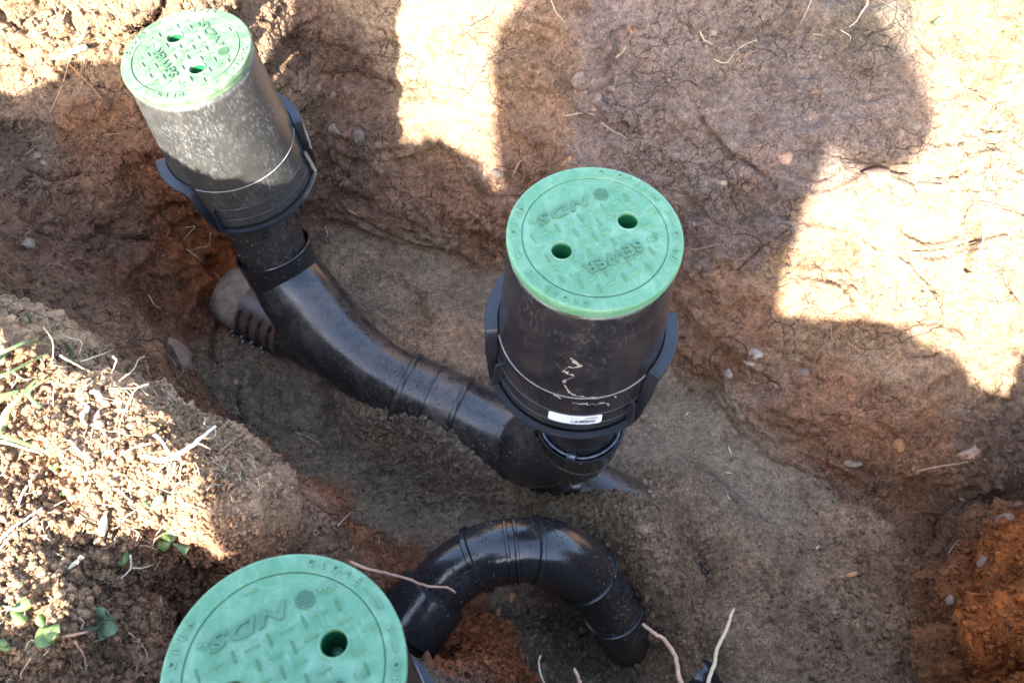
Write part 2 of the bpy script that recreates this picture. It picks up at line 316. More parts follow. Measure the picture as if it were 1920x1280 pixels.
def lid_mat(name, col, pale, amt):
    s = NT(name); a = s.noise(26, 6, .7, dist=1.2); b = s.noise(90, 5, .75, dist=.6); g = s.noise(700, 2, .6); mp = s.n('ShaderNodeMapping')
    s.l(s.tc.outputs['Object'], mp.inputs[0]); mp.inputs['Scale'].default_value = (90, 14, 40); mp.inputs['Rotation'].default_value = (0, 0, .7); st = s.noise(4, 5, .7, vec=mp.outputs[0])
    f = s.math('MULTIPLY', s.ramp(a.outputs[0], (.36, 0.0), (.66, 1.0)), s.ramp(b.outputs[0], (.32, .2), (.68, 1.0)))
    f = s.math('MULTIPLY', s.math('ADD', f, s.math('MULTIPLY', s.ramp(st.outputs[0], (.56, 0.0), (.74, 1.0)), .7)), amt)
    c = s.mix(f, col, pale)
    dn = s.noise(48, 7, .8, dist=.8); c = s.mix(s.ramp(dn.outputs[0], (.60, 0.0), (.70, .55)), c, (.15, .115, .075))
    n = s.bump(s.math('ADD', s.math('MULTIPLY', g.outputs[0], .2), s.math('MULTIPLY', b.outputs[0], .3)), .3, .0015)
    return s.out(c, s.ramp(a.outputs[0], (.3, .40), (.7, .56)), n, Specular_IOR_Level=.45)
# ------------------------------------------------------------------ the ground: pit, walls, banks, one sheet
CRACKS = [  # polylines in the pit walls: pixels, width, depth
    ([(1310, 205), (1330, 245), (1345, 262), (1372, 296), (1392, 300), (1440, 335), (1452, 352)], .0045, .016), ([(1270, 248), (1300, 238), (1322, 246)], .002, .008), ([(1240, 268), (1275, 262), (1310, 268), (1312, 290)], .0016, .007),
    ([(1140, 185), (1168, 210), (1176, 236)], .0018, .007), ([(1125, 224), (1165, 221), (1180, 235)], .0018, .007), ([(1240, 305), (1262, 330), (1285, 355), (1310, 380), (1330, 400)], .003, .010),
    ([(1290, 150), (1298, 190), (1320, 192)], .0015, .006), ([(1130, 115), (1160, 118)], .0015, .006), ([(1345, 500), (1385, 505), (1420, 470), (1470, 430)], .0025, .009),
    ([(1840, 405), (1836, 440), (1812, 480), (1806, 505)], .005, .022), ([(1886, 445), (1890, 480)], .0022, .008), ([(1860, 385), (1885, 392), (1920, 405)], .0025, .009), ([(1690, 470), (1740, 472), (1800, 460), (1835, 450)], .0022, .009), ([(1690, 425), (1720, 405)], .002, .008),
    ([(1615, 450), (1650, 470), (1700, 495), (1730, 530), (1750, 550)], .0022, .009), ([(1515, 425), (1520, 405), (1555, 400)], .0022, .01), ([(1608, 460), (1602, 478)], .0025, .01), ([(1712, 560), (1715, 545), (1745, 545)], .0022, .009), ([(1640, 600), (1648, 640), (1640, 650)], .0015, .006),
    ([(1705, 670), (1740, 665), (1775, 655), (1792, 668)], .002, .007), ([(1745, 335), (1790, 332), (1812, 318)], .0025, .01), ([(1560, 365), (1590, 350)], .0018, .008), ([(1740, 370), (1790, 360), (1830, 350)], .0018, .007), ([(1780, 125), (1810, 118), (1828, 100)], .0018, .006), ([(1860, 115), (1905, 65)], .0018, .006),
    ([(1885, 520), (1895, 545), (1880, 560)], .002, .008), ([(1530, 285), (1600, 300), (1640, 310), (1700, 305)], .0025, .01), ([(1610, 320), (1650, 312), (1695, 325)], .004, .014), ([(1850, 225), (1835, 238), (1860, 250)], .0018, .007), ([(1850, 745), (1900, 750)], .002, .006),
    ([(900, 70), (930, 90), (915, 100)], .0018, .006), ([(830, 75), (845, 90)], .002, .008), ([(870, 95), (905, 115), (935, 140)], .0015, .006), ([(1000, 80), (1040, 130), (1070, 180), (1090, 220)], .004, .006), ([(1000, 600), (1010, 620)], .002, .006),
    ([(250, 60), (290, 40), (310, 0)], .004, .016), ([(205, 0), (225, 40), (262, 55)], .003, .012), ([(0, 20), (20, 40), (60, 60)], .005, .016), ([(130, 20), (150, 60), (120, 90)], .003, .012), ([(40, 60), (70, 30), (80, 0)], .003, .01), ([(180, 60), (215, 20), (190, 0)], .002, .009), ([(280, 115), (240, 130)], .002, .007),
    ([(480, 40), (500, 30), (520, 0)], .003, .01), ([(490, 0), (500, 50), (520, 90)], .0022, .008), ([(365, 620), (385, 665), (400, 690)], .003, .012), ([(20, 80), (50, 110), (40, 150)], .003, .012), ([(100, 100), (105, 130), (125, 145)], .005, .016), ([(95, 60), (110, 75), (140, 70)], .003, .012),
    ([(760, 430), (800, 445), (850, 470), (900, 500)], .004, .010), ([(640, 380), (700, 420), (740, 440), (800, 470)], .003, .009), ([(860, 390), (890, 420), (900, 450)], .004, .010), ([(1430, 640), (1480, 670), (1550, 720)], .002, .006), ([(1330, 735), (1380, 800), (1450, 860), (1540, 895)], .004, .008),
    ([(60, 330), (110, 345), (150, 330)], .004, .012), ([(270, 290), (310, 300), (330, 290)], .003, .010), ([(180, 430), (210, 445), (270, 450)], .004, .014), ([(40, 420), (60, 440), (100, 440)], .003, .01), ([(300, 400), (330, 430), (345, 480)], .003, .012), ([(240, 500), (280, 520), (300, 560)], .004, .012)]
LUMPS = [  # (u, v, radius, amount along the surface normal): clods, ledges and hollows
    (400, 500, .035, -.045), (365, 440, .03, -.03), (380, 560, .03, -.025), (430, 590, .03, .0), (175, 560, .05, .02), (45, 455, .03, .015), (100, 180, .03, -.02), (690, 105, .04, .012), (600, 130, .05, -.01), (680, 130, .04, -.012), (640, 260, .06, .012),
    (600, 345, .03, -.02), (720, 320, .05, .015), (860, 250, .04, .018), (880, 425, .05, .02), (760, 385, .06, .012), (940, 380, .05, .015), (1330, 350, .04, .02), (1400, 330, .05, .02), (1300, 390, .04, -.02), (1390, 400, .04, -.018), (1450, 430, .05, .015), (1445, 470, .04, .012),
    (1560, 30, .06, .03), (1640, 50, .05, .03), (1640, 330, .035, -.02), (1500, 300, .03, .01), (1580, 350, .035, .012), (1420, 240, .02, -.018), (1800, 870, .06, .03), (1860, 880, .06, .02), (1700, 860, .05, .015), (1720, 900, .03, -.025), (1620, 860, .06, .01), (1880, 960, .05, -.03), (1880, 990, .06, .02), (1840, 1000, .04, .015),
    (1790, 1120, .05, .03), (1760, 1210, .06, .02), (1870, 1180, .06, .03), (1800, 1240, .04, -.03), (1900, 1260, .05, -.04), (1400, 660, .04, .012), (1440, 700, .05, .01), (1300, 620, .05, .012), (1350, 780, .05, .01), (330, 640, .05, .01), (500, 940, .03, .012), (700, 1080, .03, .008), (860, 1200, .04, .015), (920, 1260, .04, .012), (1450, 940, .03, .006), (1435, 1060, .022, .014), (520, 560, .02, -.02)]
RINGS = [(1435, 1062, .022, .004)]
SOILCOL = [  # (u, v, reach, colour, sandiness); soil tones, sunlit areas painted paler than shadowed ones
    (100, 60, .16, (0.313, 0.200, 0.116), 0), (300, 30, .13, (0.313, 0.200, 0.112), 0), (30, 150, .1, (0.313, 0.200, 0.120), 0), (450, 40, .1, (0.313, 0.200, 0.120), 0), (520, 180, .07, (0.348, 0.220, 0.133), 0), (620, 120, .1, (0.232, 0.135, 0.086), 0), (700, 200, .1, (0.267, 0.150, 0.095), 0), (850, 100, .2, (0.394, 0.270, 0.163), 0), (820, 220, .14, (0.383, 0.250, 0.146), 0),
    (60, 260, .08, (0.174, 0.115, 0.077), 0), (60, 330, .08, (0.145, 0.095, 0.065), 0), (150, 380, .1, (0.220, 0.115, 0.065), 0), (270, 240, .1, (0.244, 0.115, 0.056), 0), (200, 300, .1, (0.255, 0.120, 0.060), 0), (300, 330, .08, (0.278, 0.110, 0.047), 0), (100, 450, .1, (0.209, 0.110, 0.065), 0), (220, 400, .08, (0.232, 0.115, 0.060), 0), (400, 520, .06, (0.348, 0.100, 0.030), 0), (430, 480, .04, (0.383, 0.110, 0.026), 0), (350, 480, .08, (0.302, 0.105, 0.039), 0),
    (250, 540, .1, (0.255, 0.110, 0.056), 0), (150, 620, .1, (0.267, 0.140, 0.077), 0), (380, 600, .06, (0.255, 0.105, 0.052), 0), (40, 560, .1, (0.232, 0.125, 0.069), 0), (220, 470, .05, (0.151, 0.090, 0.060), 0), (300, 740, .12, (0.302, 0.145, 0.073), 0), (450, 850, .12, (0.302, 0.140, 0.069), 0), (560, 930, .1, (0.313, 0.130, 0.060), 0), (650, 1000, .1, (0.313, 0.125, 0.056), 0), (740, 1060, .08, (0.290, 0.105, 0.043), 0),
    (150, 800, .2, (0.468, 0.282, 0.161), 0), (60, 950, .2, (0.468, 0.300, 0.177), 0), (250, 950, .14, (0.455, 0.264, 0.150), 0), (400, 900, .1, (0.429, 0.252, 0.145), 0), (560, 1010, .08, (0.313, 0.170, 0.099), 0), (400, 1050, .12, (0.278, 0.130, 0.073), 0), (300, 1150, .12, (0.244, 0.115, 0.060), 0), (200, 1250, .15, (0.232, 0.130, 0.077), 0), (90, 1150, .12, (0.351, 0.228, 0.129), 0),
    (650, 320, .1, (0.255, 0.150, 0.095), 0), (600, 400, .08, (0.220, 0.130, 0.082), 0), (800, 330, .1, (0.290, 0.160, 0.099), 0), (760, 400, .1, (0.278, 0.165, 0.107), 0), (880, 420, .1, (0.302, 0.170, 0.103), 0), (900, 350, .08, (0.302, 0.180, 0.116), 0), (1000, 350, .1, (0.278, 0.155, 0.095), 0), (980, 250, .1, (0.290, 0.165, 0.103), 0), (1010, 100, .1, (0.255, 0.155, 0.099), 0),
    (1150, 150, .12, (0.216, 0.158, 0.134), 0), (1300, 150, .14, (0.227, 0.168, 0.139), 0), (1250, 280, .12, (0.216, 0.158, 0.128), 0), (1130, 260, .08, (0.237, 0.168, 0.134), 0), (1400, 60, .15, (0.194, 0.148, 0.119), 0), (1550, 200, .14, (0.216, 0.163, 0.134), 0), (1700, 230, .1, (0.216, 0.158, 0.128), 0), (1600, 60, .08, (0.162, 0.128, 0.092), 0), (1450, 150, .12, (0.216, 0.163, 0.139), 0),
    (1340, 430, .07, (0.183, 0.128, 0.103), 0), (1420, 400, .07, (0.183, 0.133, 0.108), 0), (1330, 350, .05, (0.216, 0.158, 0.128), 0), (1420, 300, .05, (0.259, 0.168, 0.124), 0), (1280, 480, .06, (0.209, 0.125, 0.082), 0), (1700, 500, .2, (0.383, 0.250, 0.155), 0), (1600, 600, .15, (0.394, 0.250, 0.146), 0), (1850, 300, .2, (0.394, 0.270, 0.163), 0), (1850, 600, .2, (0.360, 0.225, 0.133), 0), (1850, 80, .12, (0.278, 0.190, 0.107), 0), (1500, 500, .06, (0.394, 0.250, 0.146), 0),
    (1300, 560, .08, (0.267, 0.150, 0.090), 0), (1400, 600, .08, (0.278, 0.150, 0.086), 0), (1350, 660, .08, (0.290, 0.155, 0.086), 0), (1440, 720, .08, (0.313, 0.190, 0.125), 0), (1540, 740, .1, (0.302, 0.155, 0.086), 0), (1600, 800, .1, (0.302, 0.150, 0.082), 0), (1700, 820, .1, (0.278, 0.140, 0.073), 0), (1480, 850, .06, (0.278, 0.145, 0.082), 0), (1800, 830, .07, (0.186, 0.115, 0.077), 0), (1820, 880, .06, (0.220, 0.130, 0.082), 0), (1650, 900, .06, (0.232, 0.120, 0.065), 0), (1900, 820, .08, (0.174, 0.105, 0.069), 0),
    (1840, 950, .08, (0.209, 0.110, 0.060), 0), (1780, 1030, .08, (0.197, 0.090, 0.043), .3), (1760, 1150, .1, (.31, .115, .04), .1), (1850, 1100, .1, (0.348, 0.105, 0.026), 0), (1900, 1200, .12, (0.394, 0.110, 0.022), 0), (1900, 1050, .06, (0.406, 0.110, 0.017), 0), (1780, 1250, .1, (.29, .105, .035), .1),
    (900, 1220, .09, (0.394, 0.125, 0.043), 0), (850, 1260, .08, (0.394, 0.120, 0.039), 0), (950, 1250, .05, (0.325, 0.105, 0.039), 0), (880, 1160, .04, (0.278, 0.100, 0.043), .0),
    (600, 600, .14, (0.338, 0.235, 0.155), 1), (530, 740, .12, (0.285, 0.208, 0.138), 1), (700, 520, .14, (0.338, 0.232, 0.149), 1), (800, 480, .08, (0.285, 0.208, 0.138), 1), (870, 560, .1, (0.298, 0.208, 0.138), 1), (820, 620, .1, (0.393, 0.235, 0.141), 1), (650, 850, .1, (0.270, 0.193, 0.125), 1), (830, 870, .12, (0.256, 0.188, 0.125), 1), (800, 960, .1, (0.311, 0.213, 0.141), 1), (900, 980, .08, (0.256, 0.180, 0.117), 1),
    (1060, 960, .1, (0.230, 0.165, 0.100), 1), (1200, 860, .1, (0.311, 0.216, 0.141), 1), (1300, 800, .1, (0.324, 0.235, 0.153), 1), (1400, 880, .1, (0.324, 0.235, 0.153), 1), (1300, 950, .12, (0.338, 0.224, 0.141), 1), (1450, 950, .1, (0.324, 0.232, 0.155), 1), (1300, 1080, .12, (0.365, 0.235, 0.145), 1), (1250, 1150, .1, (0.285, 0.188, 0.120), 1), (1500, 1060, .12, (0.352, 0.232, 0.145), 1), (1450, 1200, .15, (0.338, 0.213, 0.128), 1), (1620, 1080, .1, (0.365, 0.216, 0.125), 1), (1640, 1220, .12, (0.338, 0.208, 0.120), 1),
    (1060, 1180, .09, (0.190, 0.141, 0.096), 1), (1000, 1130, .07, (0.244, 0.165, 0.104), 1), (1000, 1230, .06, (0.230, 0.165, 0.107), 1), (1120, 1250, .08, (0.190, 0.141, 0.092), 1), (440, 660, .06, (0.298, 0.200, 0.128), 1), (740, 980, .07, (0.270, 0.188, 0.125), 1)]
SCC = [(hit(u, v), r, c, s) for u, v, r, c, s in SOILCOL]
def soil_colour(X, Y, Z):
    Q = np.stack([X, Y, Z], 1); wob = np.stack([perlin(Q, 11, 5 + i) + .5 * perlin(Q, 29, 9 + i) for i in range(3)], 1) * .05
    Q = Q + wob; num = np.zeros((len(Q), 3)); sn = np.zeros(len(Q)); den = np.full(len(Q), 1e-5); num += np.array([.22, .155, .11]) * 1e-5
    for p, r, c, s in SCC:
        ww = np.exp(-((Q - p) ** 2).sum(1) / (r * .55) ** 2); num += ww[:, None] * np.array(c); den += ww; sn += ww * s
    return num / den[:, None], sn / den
def worley(Q, f, seed=0):
    q = Q * f + seed * 3.7; i = np.floor(q).astype(int); t = q - i; best = np.full(len(q), 9.0); sec = np.full(len(q), 9.0)
    for a in (-1, 0, 1):
        for b in (-1, 0, 1):
            for c in (-1, 0, 1):
                h = _p[_p[_p[(i[:, 0] + a) & 255] + ((i[:, 1] + b) & 255)] + ((i[:, 2] + c) & 255)] & 255
                j = _g[h] * .45 + .5; d = ((t - np.array([a, b, c]) - j) ** 2).sum(1); m = d < best; sec = np.where(m, best, np.minimum(sec, d)); best = np.where(m, d, best)
    return np.sqrt(best), np.sqrt(sec)
def seg_dist(Q, a, b):
    ab = b - a; t = np.clip(((Q - a) @ ab) / (ab @ ab + 1e-12), 0, 1); return np.linalg.norm(Q - a - t[:, None] * ab, axis=1)
def build_ground():
    def axis(lo, hi, st, far):
        out = list(np.arange(lo, hi + 1e-9, st)); d = st
        x = hi
        while x < far: d = min(d * 1.35, 8) if x > hi + .05 else .006; x += d; out.append(x)
        x = lo; d = st
        while x > -far: d = min(d * 1.35, 8) if x < lo - .05 else .006; x -= d; out.insert(0, x)
        return np.array(out)
    xs = axis(-1.0, 1.14, STEP, 70); ys = axis(.06, 1.60, STEP, 70)
    # narrow strips left and right need a finer start; nothing else does
    X, Y = np.meshgrid(xs, ys); sh = X.shape; Z = base_z(X, Y)
    gy, gx = np.gradient(Z, ys, xs); N = np.stack([-gx, -gy, np.ones_like(Z)], -1); N /= np.linalg.norm(N, axis=-1)[..., None]
    X, Y, Z = X.ravel(), Y.ravel(), Z.ravel(); N = N.reshape(-1, 3); Q = np.stack([X, Y, Z], 1)
    core = (X > -1.3) & (X < 1.4) & (Y > -.3) & (Y < 1.9); idx = np.where(core)[0]; q = Q[idx]; n = N[idx]
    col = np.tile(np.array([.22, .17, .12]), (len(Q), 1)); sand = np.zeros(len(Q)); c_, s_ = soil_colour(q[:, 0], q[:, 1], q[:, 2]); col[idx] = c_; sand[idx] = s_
    wz = wall_z(q[:, 0], q[:, 1]); fz = floor_z(q[:, 0], q[:, 1]); fl = np.clip((fz - wz) / .02 + .5, 0, 1); wl = 1 - fl
    top = np.clip((n[:, 2] - .75) / .2, 0, 1) * wl * np.clip((q[:, 2] - .45) / .1, 0, 1)
    # walls: broad facets, smeared digger marks, clods, crumbs
    str_q = q * np.array([1.0, 1.0, 2.2]); a1 = perlin(q, 6, 1); a2 = perlin(q, 15, 2); a3 = perlin(q, 38, 3); a4 = perlin(q, 95, 4); a5 = perlin(q, 200, 6); a0 = perlin(str_q, 9, 8)
    zone = np.clip(.5 + 1.6 * perlin(q, 5, 11), 0, 1)            # where the wall is crumbly rather than smeared
    w1, w1b = worley(q + np.stack([a3, a4, a2], 1) * .004, 42, 1); w2, w2b = worley(q, 120, 2)
    clod = np.clip((w1b - w1) * 2.2, 0, 1); grit = np.clip((w2b - w2) * 1.8, 0, 1); cz = np.clip((zone - .45) * 2.2, 0, 1)
    d = wl * ((.38 + .62 * cz) * (.0095 * clod * (.4 + np.abs(a2) * 2.2)) + (.55 + .45 * cz) * .0040 * grit) + wl * (.018 * a1 + .018 * a2 + .011 * np.abs(a0) + (.35 + .9 * zone) * (.0115 * (np.abs(a3) * 1.6 - .3) + .0062 * (np.abs(a4) * 1.8 - .3)) + .0026 * a5 * (.5 + zone))
    ls = perlin(q * np.array([.6, .6, 1.9]), 12, 21); step = np.clip((ls - .12) * 14, 0, 1) + np.clip((ls + .2) * 12, 0, 1); d += wl * (.013 * step) * (1 - top)
    # sand: trodden smooth with clumpy torn patches
    tz = np.clip(.1 + 2.4 * perlin(q, 7, 31) + 1.0 * perlin(q, 19, 33), 0, 1)
    heap = np.zeros(len(q))
    for u, v, z, a, b, g, h in HEAPS:
        if h > .04:
            pp, qq = ell(q[:, 0], q[:, 1], u, v, z, a * 1.3, b * 1.4, g); heap = np.maximum(heap, np.exp(-.5 * (pp * pp + qq * qq)))
    tz = np.maximum(tz * .8, heap)
    d += fl * (.0015 * perlin(q, 24, 41) + (.06 + 1.5 * tz) * (.006 * (np.abs(perlin(q, 55, 42)) * 1.7 - .2) + .0036 * (np.abs(perlin(q, 120, 43)) * 1.8 - .2)) + (.0012 + .0012 * tz) * perlin(q, 230, 44) + (.12 + 1.1 * tz) * (.0046 * grit + .004 * clod * heap) + .0008 * grit)
    # loose topsoil on the bank
    d += top * (.005 * grit + .005 * clod + .004 * (np.abs(perlin(q, 60, 51)) * 1.8) + .003 * np.abs(perlin(q, 130, 52)))
    for (u, v, r, h) in LUMPS:
        p = hit(u, v); dd = np.linalg.norm(q - p, axis=1); m = dd < r * 2.5
        d[m] += h * np.exp(-(dd[m] / (r * .62)) ** 2) * (1 + .8 * a3[m])
    for line, wd, dp in CRACKS:
        pl = [hit(*p) for p in line]; lo = np.min(pl, 0) - .03; hi = np.max(pl, 0) + .03
        m = np.all((q > lo) & (q < hi), axis=1)
        if not m.any(): continue
        qq = q[m] + np.stack([a4[m], a3[m], a5[m]], 1) * .006; dd = np.full(m.sum(), 9.0)
        for a, b in zip(pl[:-1], pl[1:]): dd = np.minimum(dd, seg_dist(qq, a, b))
        d[m] -= 1.7 * dp * np.exp(-(dd / (wd * .9)) ** 2)
    for u, v, rr, h in RINGS:
        p = hit(u, v); dd = np.linalg.norm(q - p, axis=1); d += h * np.exp(-((dd - rr) / .005) ** 2)
    Q[idx] = q + n * d[:, None]
    ny, nx = sh; i = np.arange(ny * nx).reshape(sh); quads = np.stack([i[:-1, :-1], i[:-1, 1:], i[1:, 1:], i[1:, :-1]], -1).reshape(-1, 4)
    me = bpy.data.meshes.new('ground'); me.vertices.add(len(Q)); me.vertices.foreach_set('co', Q.astype(np.float32).ravel())
    me.loops.add(quads.size); me.loops.foreach_set('vertex_index', quads.astype(np.int32).ravel()); me.polygons.add(len(quads))
    me.polygons.foreach_set('loop_start', np.arange(0, quads.size, 4, dtype=np.int32)); me.update(calc_edges=True); me.shade_smooth()
    ca = me.color_attributes.new('soil_colour', 'FLOAT_COLOR', 'POINT'); ca.data.foreach_set('color', np.concatenate([col, np.ones((len(col), 1))], 1).astype(np.float32).ravel())
    sa = me.attributes.new('sandiness', 'FLOAT', 'POINT'); sa.data.foreach_set('value', sand.astype(np.float32))
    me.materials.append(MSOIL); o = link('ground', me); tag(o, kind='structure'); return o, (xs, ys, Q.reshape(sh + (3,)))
STEP = .0024
GROUND, (GXS, GYS, GQ) = build_ground()
from mathutils.bvhtree import BVHTree
def _bvh():
    me = GROUND.data; j0 = np.searchsorted(GXS, -.99); j1 = np.searchsorted(GXS, 1.13); i0 = np.searchsorted(GYS, .07); i1 = np.searchsorted(GYS, 1.59)
    sub = GQ[i0:i1:2, j0:j1:2]; ny, nx = sub.shape[:2]; i = np.arange(ny * nx).reshape(ny, nx)
    f = np.stack([i[:-1, :-1], i[:-1, 1:], i[1:, 1:], i[1:, :-1]], -1).reshape(-1, 4)
    return BVHTree.FromPolygons(sub.reshape(-1, 3).tolist(), f.tolist())
BV = _bvh()
def snap(u, v):
    """where the line of sight through a pixel meets the finished ground: point, normal"""
    d = Vector(ray(u, v)).normalized(); r = BV.ray_cast(Vector(CAMP), d)
    if r[0] is None: p = hit(u, v); return Vector(p), Vector(normal(p))
    n = r[1] if r[1].dot(d) < 0 else -r[1]; return r[0], Vector(normal(np.array(r[0])))
# ------------------------------------------------------------------ valve boxes
RT, HB = .095, .263
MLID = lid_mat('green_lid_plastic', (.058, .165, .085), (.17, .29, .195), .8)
MLID1 = lid_mat('sunlit_worn_lid_plastic', (.040, .085, .038), (.19, .215, .155), .8)  # green set darker to offset the direct sun; pale patches are wear
MLET = lid_mat('relief_dark_green_plastic', (.038, .115, .058), (.11, .20, .13), .6); MLET1 = lid_mat('relief_dark_green_plastic', (.022, .062, .028), (.12, .15, .10), .5)  # darker copies: dirt and shaded edges put into the letters' and bars' colour
MCUP = plain('dark_green_plastic', (.006, .075, .028), .35, .2, 40, .1, .001, .5)
def curve_mesh(name, loops, thick, bevel=0.0):
    cu = bpy.data.curves.new(name, 'CURVE'); cu.dimensions = '2D'; cu.fill_mode = 'BOTH'; cu.extrude = thick / 2; cu.bevel_depth = bevel; cu.bevel_resolution = 2
    for L in loops:
        s = cu.splines.new('POLY'); s.points.add(len(L) - 1); s.use_cyclic_u = True
        for i, p in enumerate(L): s.points[i].co = (p[0], p[1], 0, 1)
    return conv(name, cu)
def conv(name, cu):
    o = bpy.data.objects.new(name, cu); C.objects.link(o); bpy.context.view_layer.update()
    me = bpy.data.meshes.new_from_object(o.evaluated_get(bpy.context.evaluated_depsgraph_get())); me.name = name
    bpy.data.objects.remove(o); bpy.data.curves.remove(cu); return me
def circle(r, n=96, c=(0, 0)): return [(c[0] + r * math.cos(2 * math.pi * k / n), c[1] + r * math.sin(2 * math.pi * k / n)) for k in range(n)]
def text_mesh(name, s, size, thick=.0012, off=0.0, sx=1.0, shear=0.0, spacing=1.0):
    cu = bpy.data.curves.new(name, 'FONT'); cu.body = s; cu.size = size; cu.extrude = thick / 2; cu.align_x = 'CENTER'; cu.align_y = 'CENTER'; cu.offset = off; cu.shear = shear; cu.space_character = spacing; cu.resolution_u = 3
    me = conv(name, cu)
    if sx != 1: me.transform(Matrix.Diagonal((sx, 1, 1, 1)))
    return me
def join_me(name, items):
    bm = bmesh.new()
    for me, M in items:
        t = me.copy(); t.transform(M); bm.from_mesh(t); bpy.data.meshes.remove(t)
    me = bpy.data.meshes.new(name); bm.to_mesh(me); bm.free(); return me
def T(x, y, z, a=0): return Matrix.Translation((x, y, z)) @ Matrix.Rotation(a, 4, 'Z')
HX, HR = .0414, .0112
def build_lid_parts():
    P = {}
    main = curve_mesh('lid', [circle(.0775, 128), circle(HR, 40, (HX, 0)), circle(HR, 40, (-HX, 0))], .009, 0)
    ring = lathe([(.0785, -.004), (.0785, .0035), (.0792, .0046), (.0800, .0050), (.0925, .0050), (.0942, .0044), (RT, .0030), (RT + .0003, -.0022), (.0944, -.0045), (.0938, -.011), (.089, -.011), (.089, -.004), (.0785, -.004)], 128)
    rm = bpy.data.meshes.new('r'); rm.from_pydata(ring[0], [], ring[1])
    groove = lathe([(.0770, .0028), (.0800, .0028)], 128); gm = bpy.data.meshes.new('g'); gm.from_pydata(groove[0], [], groove[1])
    lip = []
    for s in (-1, 1):
        v, f = lathe([(HR + .0024, .0044), (HR + .0016, .0056), (HR + .0004, .0056), (HR - .0003, .0044), (HR - .0003, -.005)], 40); l = bpy.data.meshes.new('l'); l.from_pydata(v, [], f); lip.append((l, T(s * HX, 0, 0)))
    P['lid'] = join_me('lid', [(main, Matrix()), (rm, Matrix()), (gm, Matrix())] + lip)
    cups = []
    v, f = lathe([(HR - .0002, .004), (HR - .0008, -.018), (HR * .72, -.022), (HR * .72, -.026), (.0, -.026)], 40); v2, f2 = lathe([(.0052, -.0258), (.0052, -.019), (.0042, -.0182), (0, -.0182)], 24)
    v, f = merge((v, f), (v2, f2)); P['finger_cup'] = bpy.data.meshes.new('finger_cup'); P['finger_cup'].from_pydata(v, [], f); P['finger_cup'].shade_smooth()
    v = []; f = []; L, W_, H_ = .0134, .0025, .0024                     # raised tread bar, pointed ends, domed
    v = [(-L / 2, 0, -.0004), (-L * .3, W_ / 2, -.0004), (L * .3, W_ / 2, -.0004), (L / 2, 0, -.0004), (L * .3, -W_ / 2, -.0004), (-L * .3, -W_ / 2, -.0004), (-L * .32, 0, H_), (L * .32, 0, H_)]
    f = [(0, 5, 6), (0, 6, 1), (1, 6, 7, 2), (2, 7, 3), (3, 7, 4), (4, 7, 6, 5)]; f = [tuple(reversed(q)) for q in f]
    P['tread_bar'] = bpy.data.meshes.new('tread_bar'); P['tread_bar'].from_pydata(v, [], f)
    P['sewer'] = text_mesh('lettering', 'SEWER', .0195, .0036, .0005, 1.10, 0, 1.08)
    P['nds'] = text_mesh('lettering', 'NDS', .0185, .0032, .0005, 1.6, .3, 1.15)
    def arc(word, size=.0086, r=.0868, th=.0024, sp=7.2):
        it = []; n = len(word)
        for i, ch in enumerate(word):
            a = R(-(i - (n - 1) / 2) * sp); m = text_mesh('c', ch, size, th, .0002); it.append((m, Matrix.Rotation(a, 4, 'Z') @ T(0, r, .0056)))
        return it
    def arrow(a0, a1, r=.0868):   # from a0 (tail) to a1 (tip), measured from the +y axis
        pts = []; k = 12
        for i in range(k + 1): a = R(a0 + (a1 - a0) * i / k); pts.append(((r + .0006) * -math.sin(a), (r + .0006) * math.cos(a)))
        for i in range(k, -1, -1): a = R(a0 + (a1 - a0) * i / k); pts.append(((r - .0006) * -math.sin(a), (r - .0006) * math.cos(a)))
        sgn = 1 if a1 > a0 else -1; hd = []
        for (aa, rr) in ((a1 + sgn * 1.5, r), (a1 - sgn * 1.5, r + .0030), (a1 - sgn * 1.5, r - .0030)): hd.append((rr * -math.sin(R(aa)), rr * math.cos(R(aa))))
        return [(curve_mesh('a', [pts], .0016), T(0, 0, .0056)), (curve_mesh('a', [hd], .0016), T(0, 0, .0056))]
    # place the rim words: clockwise reading, tops outwards; text frame is turned 209 degrees from world
    P['rim'] = []
    for word, wa in (('CLOSE', 69), ('CLOSE', 247), ('OPEN', -9), ('OPEN', 168)):
        rel = wa - 209 - 90; it = arc(word) + (arrow(-20, -34) if word == 'CLOSE' else arrow(18, 32))
        P['rim'].append(join_me('lettering', [(m, Matrix.Rotation(R(rel), 4, 'Z') @ M) for m, M in it]))
    gl = []; rr = .0082    # globe emblem: disc with a net of bars
    v, f = lathe([(rr, 0), (rr, .0012), (rr - .0011, .0012), (rr - .0011, 0)], 36); g0 = bpy.data.meshes.new('g'); g0.from_pydata(v, [], f); gl.append((g0, Matrix()))
    for q in (-.62, -.3, 0, .3, .62):
        hw = rr * math.sqrt(1 - q * q); v, f = box(-hw, hw, q * rr - .00045, q * rr + .00045, 0, .0011); g = bpy.data.meshes.new('g'); g.from_pydata(v, [], f); gl.append((g, Matrix()))
    for q in (-.68, -.34, 0, .34, .68):
        k = 8; a = [(q * rr * math.sqrt(max(0, 1 - y * y)) , y * rr) for y in [-.98 + 1.96 * i / k for i in range(k + 1)]]
        L = [(x + .0004, y) for x, y in a] + [(x - .0004, y) for x, y in reversed(a)]; gl.append((curve_mesh('g', [L], .0011), T(0, 0, .0006)))
    P['globe'] = join_me('emblem', gl)
    dm = []
    for s in (-1, 1):
        v, f = lathe([(.0016, -.0002), (.0014, .0010), (.0008, .0017), (0, .0019)], 12); g = bpy.data.meshes.new('g'); g.from_pydata(v, [], f); g.shade_smooth(); dm.append((g, T(s * .0022, -.0008 * s, 0)))
